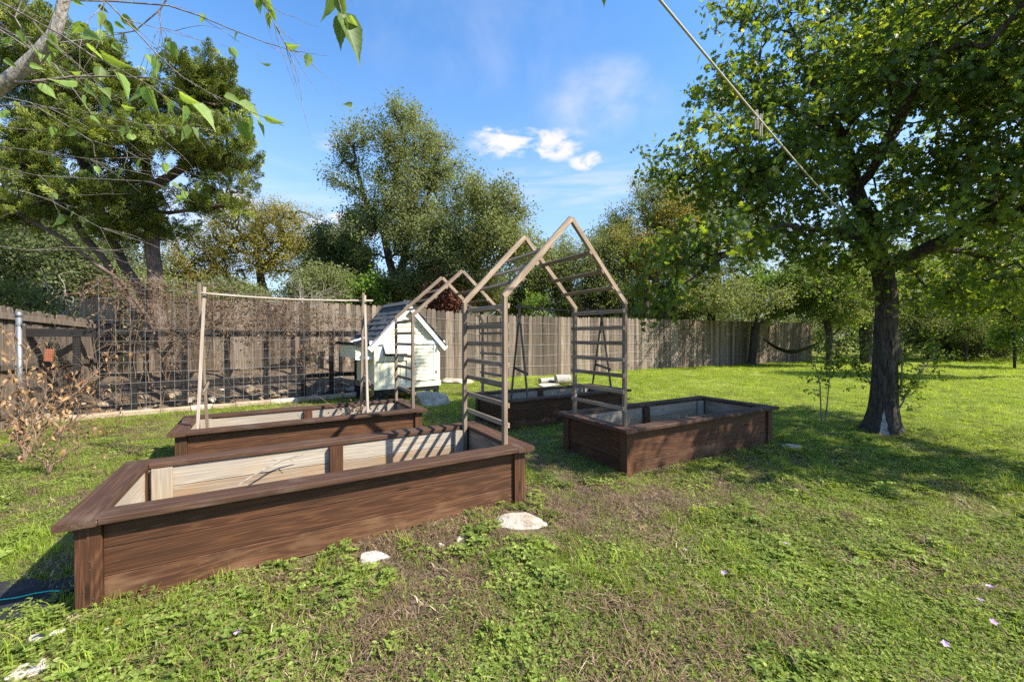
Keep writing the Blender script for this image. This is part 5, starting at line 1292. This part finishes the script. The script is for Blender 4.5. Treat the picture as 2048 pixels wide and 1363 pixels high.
# ------------------------------------------------------------------ clothesline, pegs
cl = thing('clothesline', 'pale rope clothesline stretching from overhead to the large oak', 'rope', (0, 0, 0))
PA = at(1270, -60, 2.1); PB = at(1728, 470, 5.62); PB2 = at(1742, 482, 5.72)
pts = [PA.lerp(PB, k/24) + Vector((0, 0, -.05*math.sin(PI*k/24))) for k in range(25)] + [PB2]
mb = MB(); mb.tube(pts, .0072, 8); part(cl, 'rope', mb, M['rope'], True)
mb = MB(); mb.tube([PB2 + Vector((.24*math.cos(a)+.17, .24*math.sin(a), .03*math.sin(a*2))) for a in np.linspace(PI, 3*PI, 19)], .007, 6); part(cl, 'tied_loop', mb, M['rope'], True)
def peg(px, py, d_, s, lab, splay):
    p = at(px, py, d_); s *= 1.5; splay *= 1.4; t_ = thing('clothes_peg', lab, 'clothes peg', p, 0, 'grey wooden clothes pegs on the line')
    for sx in (-1, 1):
        mb = MB(); mb.add([(sx*.001, -.006, .045*s), (sx*.010, -.006, .045*s), (sx*(.008+splay), -.006, -.055*s), (sx*(.001+splay*.8), -.006, -.055*s), (sx*.001, .006, .045*s), (sx*.010, .006, .045*s), (sx*(.008+splay), .006, -.055*s), (sx*(.001+splay*.8), .006, -.055*s)],
                          [(0, 1, 2, 3), (7, 6, 5, 4), (0, 4, 5, 1), (1, 5, 6, 2), (2, 6, 7, 3), (3, 7, 4, 0)]); part(t_, 'prong', mb, M['stake'])
    mb = MB(); mb.tube([(0, -.009, 0), (0, .009, 0)], .006, 8, cap=True); mb.tube([(-.013, .004, .01), (.013, .004, .01)], .0015, 4); part(t_, 'spring', mb, M['wire'])
q = pts[0]
def on_line(px):
    for a, b_ in zip(pts, pts[1:]):
        u0, u1 = a.x/a.y*F+1024, b_.x/b_.y*F+1024
        if u0 <= px <= u1: return a.lerp(b_, (px-u0)/(u1-u0))
for px, s, lab, spl in ((1513, 1.0, 'two closed pegs hanging near the middle of the clothesline, left one', .004), (1522, 1.15, 'long peg clipped near the middle of the clothesline', .002), (1679, 1.0, 'splayed peg near the oak end of the clothesline, left one', .02), (1686, 1.0, 'splayed peg near the oak end of the clothesline, right one', .022)):
    p = on_line(px); o_ = thing('x', 'x', 'x'); bpy.data.objects.remove(o_)
    dd = p.y; c = at(px, 681.5, dd); peg(px, 681.5 - (p.z-c.z)/dd*F, dd, s, lab, spl)

# ------------------------------------------------------------------ hammock
A_, B_ = at(1518, 668, dh), at(1652, 672, 18.1); hm = thing('hammock', 'dark cloth hammock slung between two oaks near the far fence', 'hammock', (A_.x, A_.y, 0)); o0 = Vector((A_.x, A_.y, 0))
mb = MB(); v = []; n = 18; sd_ = (B_-A_).cross(Vector((0, 0, 1))).normalized()
for k in range(n+1):
    s = .06+.86*k/n; c = A_.lerp(B_, s) - o0; sag = -.85*math.sin(PI*s)**.8; w_ = .30*math.sin(PI*min(1, max(0, (s-.04)/.9)))**.5+.02
    for j in range(7):
        u = j/3-1; v.append(c + sd_*u*w_ + Vector((0, 0, sag + .16*u*u*w_/.3)))
mb.add(v, [(k*7+j, k*7+j+1, (k+1)*7+j+1, (k+1)*7+j) for k in range(n) for j in range(6)]); part(hm, 'cloth', mb, M['hammock'], True)
for s0, s1 in ((0, .06), (.92, 1)):
    mb = MB(); f_ = lambda s: A_.lerp(B_, s) - o0 + Vector((0, 0, -.85*math.sin(PI*s)**.8)); mb.tube([f_(s0+.001), f_(s1)], .012, 5); part(hm, 'cord', mb, M['rope'])

# ------------------------------------------------------------------ oak saplings round the trunk
def sapling(label, px, pyb, stems, n=40, s=(.55, .9), d_=None):
    d_ = d_ or CAMH*F/(pyb-673); b0 = Vector(((px-1024)/F*d_, d_, 0)); t_ = thing('oak_sapling', label, 'sapling', b0, 0, 'oak shoots round the large oak')
    mb = MB(); tp = []
    for st in stems:
        P_ = [at(x, y, d_+dd)-b0 for x, y, dd in st]; P_[0].z = max(-.02, P_[0].z); mb.tube(P_, [.011*(1-.7*i/(len(P_)-1)) for i in range(len(P_))], 5)
        for k in range(max(3, n//len(stems)//2)):
            j = R.randrange(max(1, len(P_)//2), len(P_)); p = P_[j].lerp(P_[j-1], R.random()); pp = curl(mb, p, rv(1)+Vector((0, 0, .4)), R.uniform(.1, .3), .003, 4, .1, .2); tp += [pp[-1], pp[2]]
    part(t_, 'stems', mb, M['twig'], True); T = np.array([tuple(p) for p in tp])
    o = scatter('crown', T, rng.normal(0, .6, T.shape)+np.array([0, 0, .2]), rng.uniform(s[0]*.8, s[1]*.8, len(T)), SP['oak'])
    o.parent = t_
sapling('two slim shoots left of the large oak trunk', 1646, 848, [[(1643, 848, 0), (1640, 770, 0), (1628, 720, 0), (1650, 690, 0)], [(1651, 842, 0), (1655, 800, 0), (1660, 740, 0), (1676, 720, 0)]], 60, (.4, .65))
sapling('leaning shoot sprouting right of the large oak trunk', 1802, 820, [[(1800, 815, 0), (1812, 790, 0), (1828, 765, 0), (1850, 725, .1), (1870, 710, .1)], [(1802, 800, 0), (1845, 740, .2), (1880, 690, .3)], [(1800, 790, 0), (1805, 720, 0), (1800, 660, .1)]], 80, (.4, .7), 5.6)
sapling('upright shoot close behind the left side of the large oak trunk', 1752, 790, [[(1752, 790, 0), (1750, 740, 0), (1742, 700, 0), (1745, 650, 0)], [(1752, 780, 0), (1730, 750, 0), (1718, 735, 0)]], 50, (.4, .65), 6.1)

# ------------------------------------------------------------------ weed fabric and string
x0 = Vector((-2.95, 1.72, .0)); mb = MB(); v = []
for j in range(7):
    for i in range(12): 
        x, y = -3.2+i*.088, 1.84+j*.055; v.append((x, y + .02*math.sin(i*1.3), g1(x, y)+.022+.008*math.sin(i*2.1+j)))
mb.add(v, [(j*12+i, j*12+i+1, (j+1)*12+i+1, (j+1)*12+i) for j in range(6) for i in range(11)])
wf = part(None, 'weed_fabric', mb, M['fabric'], True); tag(wf, 'scrap of black weed fabric on the ground beside the near bed corner', 'fabric')
mb = MB(); mb.tube([(-3.1+k*.06, 1.93+.02*math.sin(k*1.1)+k*.006, g1(-3.1+k*.06, 1.93)+.045) for k in range(15)], .003, 4); s_ = part(None, 'green_string', mb, M['greenstring'], True); tag(s_, 'thin teal string lying across the black weed fabric', 'string')

# ------------------------------------------------------------------ lawn growth
def in_bed(x, y, pad=.0):
    ok = np.zeros(len(x), bool)
    for bx, by, th, zb in BEDS:
        u = (x-bx)*math.cos(th) + (y-by)*math.sin(th); w_ = -(x-bx)*math.sin(th) + (y-by)*math.cos(th)
        ok |= (u > .06-pad) & (u < BL-.06+pad) & (w_ > .06-pad) & (w_ < BW-.06+pad)
    return ok
def blocked(x, y):
    u = (x-RA.x)*rdir.x + (y-RA.y)*rdir.y; w_ = -((x-RA.x)*rn.x + (y-RA.y)*rn.y)
    b_ = in_bed(x, y) | ((u > -1) & (u < 6.6) & (w_ > -.25)) | (np.hypot(x-5.23, y-5.72) < .22)
    b_ |= (x < -7.2)
    for rx_, ry_, rw_ in ROCKS: b_ |= np.hypot(x-rx_, y-ry_) < rw_*.8 + .01
    for rx_, ry_, rw_ in ROCKS[:7]: b_ |= (np.abs(x-rx_*(1-.04)) < rw_) & (y < ry_) & (y > ry_-rw_*.7-.05)
    fx = np.array([p[0] for p in BF]); fy = np.array([p[1] for p in BF]); b_ |= (y > np.interp(x, fx, fy)-.05) & (x < 16)
    b_ |= (x > -3.3) & (x < -2.22) & (y > 1.82) & (y < 2.16) & (rng.random(len(x)) < .95)
    return b_
def lawn_points(n, d0, d1, pw, fn, wide=1.55):
    """points with density falling as distance^-pw from the camera, thinned by fn(x, y)"""
    e = 2-pw; u = rng.random(n); d_ = (d0**e + u*(d1**e-d0**e))**(1/e); x = rng.uniform(-wide, wide, n)*d_
    k = (rng.random(n) < fn(x, d_)) & ~blocked(x, d_); return x[k], d_[k]
def lawn(name, label, pr, n, d0, d1, pw, fn, sc, tilt=.12, grow=0, cat='grass'):
    x, y = lawn_points(n, d0, d1, pw, fn); z = gz(x, y); P = np.stack([x, y, z], -1)
    D = np.stack([rng.normal(0, tilt, len(x)), rng.normal(0, tilt, len(x)), np.ones(len(x))], -1)
    s = rng.uniform(*sc, len(x))*(1+grow*np.maximum(0, y-4))
    o = scatter(name, P, D, s, pr); tag(o, label, cat); return o
G1 = [p_grass('turf_piece', 34, .045, .085, M['grass'], .0032, .9) for _ in range(4)]
G2 = [p_grass('tall_grass_piece', 22, .10, .05, M['grass'], .0036, .7) for _ in range(3)]
W1 = [p_weed('weed_piece', 22, .021, .08, .055, M['weed']) for _ in range(4)]
W2 = [p_weed('creeper_piece', 42, .010, .11, .020, M['weed']) for _ in range(4)]
ST = [p_straw('straw_piece', 46, .07, .11) for _ in range(4)]
lawn('lawn_grass', 'short green grass of the lawn', G1, 30000, 1.0, 26, 1.25, lambda x, y: .38 + .62*np.clip((lush(x, y)-.15)*1.6, 0, 1), (.7, 1.3), grow=.09)
lawn('tall_grass', 'brighter longer grass tufts in the near lawn', G2, 9000, 1.0, 12, 1.2, lambda x, y: np.clip((fbm(x, y, 1.6, 55, 3)-.52)*5, 0, 1)*np.clip(lush(x, y)*1.6, 0, 1), (.6, 1.2))
lawn('creeping_weeds', 'low small-leaved weeds covering the ground', W2, 30000, 1.0, 14, 1.2, lambda x, y: np.clip((fbm(x, y, 1.1, 77, 3)-.34)*5, 0.14, 1)*np.clip(.22+lush(x, y)*1.9, 0, 1), (.7, 1.4), cat='weeds')
def weedmap(x, y):
    bx, by, th, zb = BEDS[0]; u = (x-bx)*math.cos(th)+(y-by)*math.sin(th); w_ = -(x-bx)*math.sin(th)+(y-by)*math.cos(th)
    m_ = np.clip((fbm(x, y, 1.9, 91, 3)-.535)*7, 0, 1)*.75
    m_ = m_ + .9*np.exp(-((u-.7)/.8)**2 - ((w_+.28)/.22)**2) + .75*np.exp(-((x+1.2)/.7)**2-((y-1.35)/.3)**2)
    m_ = m_ + .6*np.exp(-((x-4.2)/1.4)**2-((y-4.4)/.8)**2) + .5*np.exp(-((x-2.6)/1.0)**2-((y-3.6)/.3)**2)
    m_ = m_ * np.where(y > 7, .25, 1)
    return np.clip(m_, 0, 1)
lawn('broadleaf_weeds', 'clumps of broad-leaved green weeds', W1, 15000, 1.0, 10, 1.15, weedmap, (.4, 1.25), cat='weeds')
lawn('dry_thatch', 'dry tan grass stalks matted on the soil', ST, 13000, 1.0, 13, 1.2, lambda x, y: np.clip(1.1-lush(x, y)*1.3, .06, .75), (.7, 1.4), cat='dry grass')
# fallen leaves and small flowers
FL = [proto('fallen_leaf', (lambda m_: (put_leaf(m_, 'oval', (0, 0, 0), (1, .2, .2), (.2, 0, 1), .05), m_)[1])(MB()), M['leaf_brown'])]
lawn('fallen_leaves', 'scattered brown fallen leaves on the lawn', FL, 2200, 1.2, 18, 1.0, lambda x, y: .25+.5*np.exp(-((x+4.5)/1.8)**2-((y-5)/1.5)**2), (.5, 1.2), .9, cat='leaves')
fm = MB()
for k in range(5): put_leaf(fm, 'oval', (0, 0, .03), (math.cos(k*1.257), math.sin(k*1.257), .35), (0, 0, 1), .013)
fme = fm.mesh('lilac_flower', M['petal'], False, True)
for k, (px, py, lab) in enumerate([(479, 1299, 'lilac flower among the weeds at lower left'), (1452, 1166, 'lilac flower in the grass right of centre bottom'), (1573, 1108, 'small lilac flower above the lower right dry patch'), (1601, 1076, 'small lilac flower, upper one of the two close together'), (1983, 1197, 'lilac flower near the right edge'), (1968, 1226, 'lilac flower just below another near the right edge'), (1985, 1262, 'largest lilac flower near the right edge'), (1895, 1303, 'lowest lilac flower at the right')]):
    d_ = CAMH*F/(py-673); o = obj('lilac_flower', fme, None, ((px-1024)/F*d_, d_, g1((px-1024)/F*d_, d_)+.02), (R.uniform(-.4, .4)-.3, R.uniform(-.3, .3), R.uniform(0, 6))); o.scale = (1.3,)*3; tag(o, lab, 'flower', 'lilac flowers in the lawn')
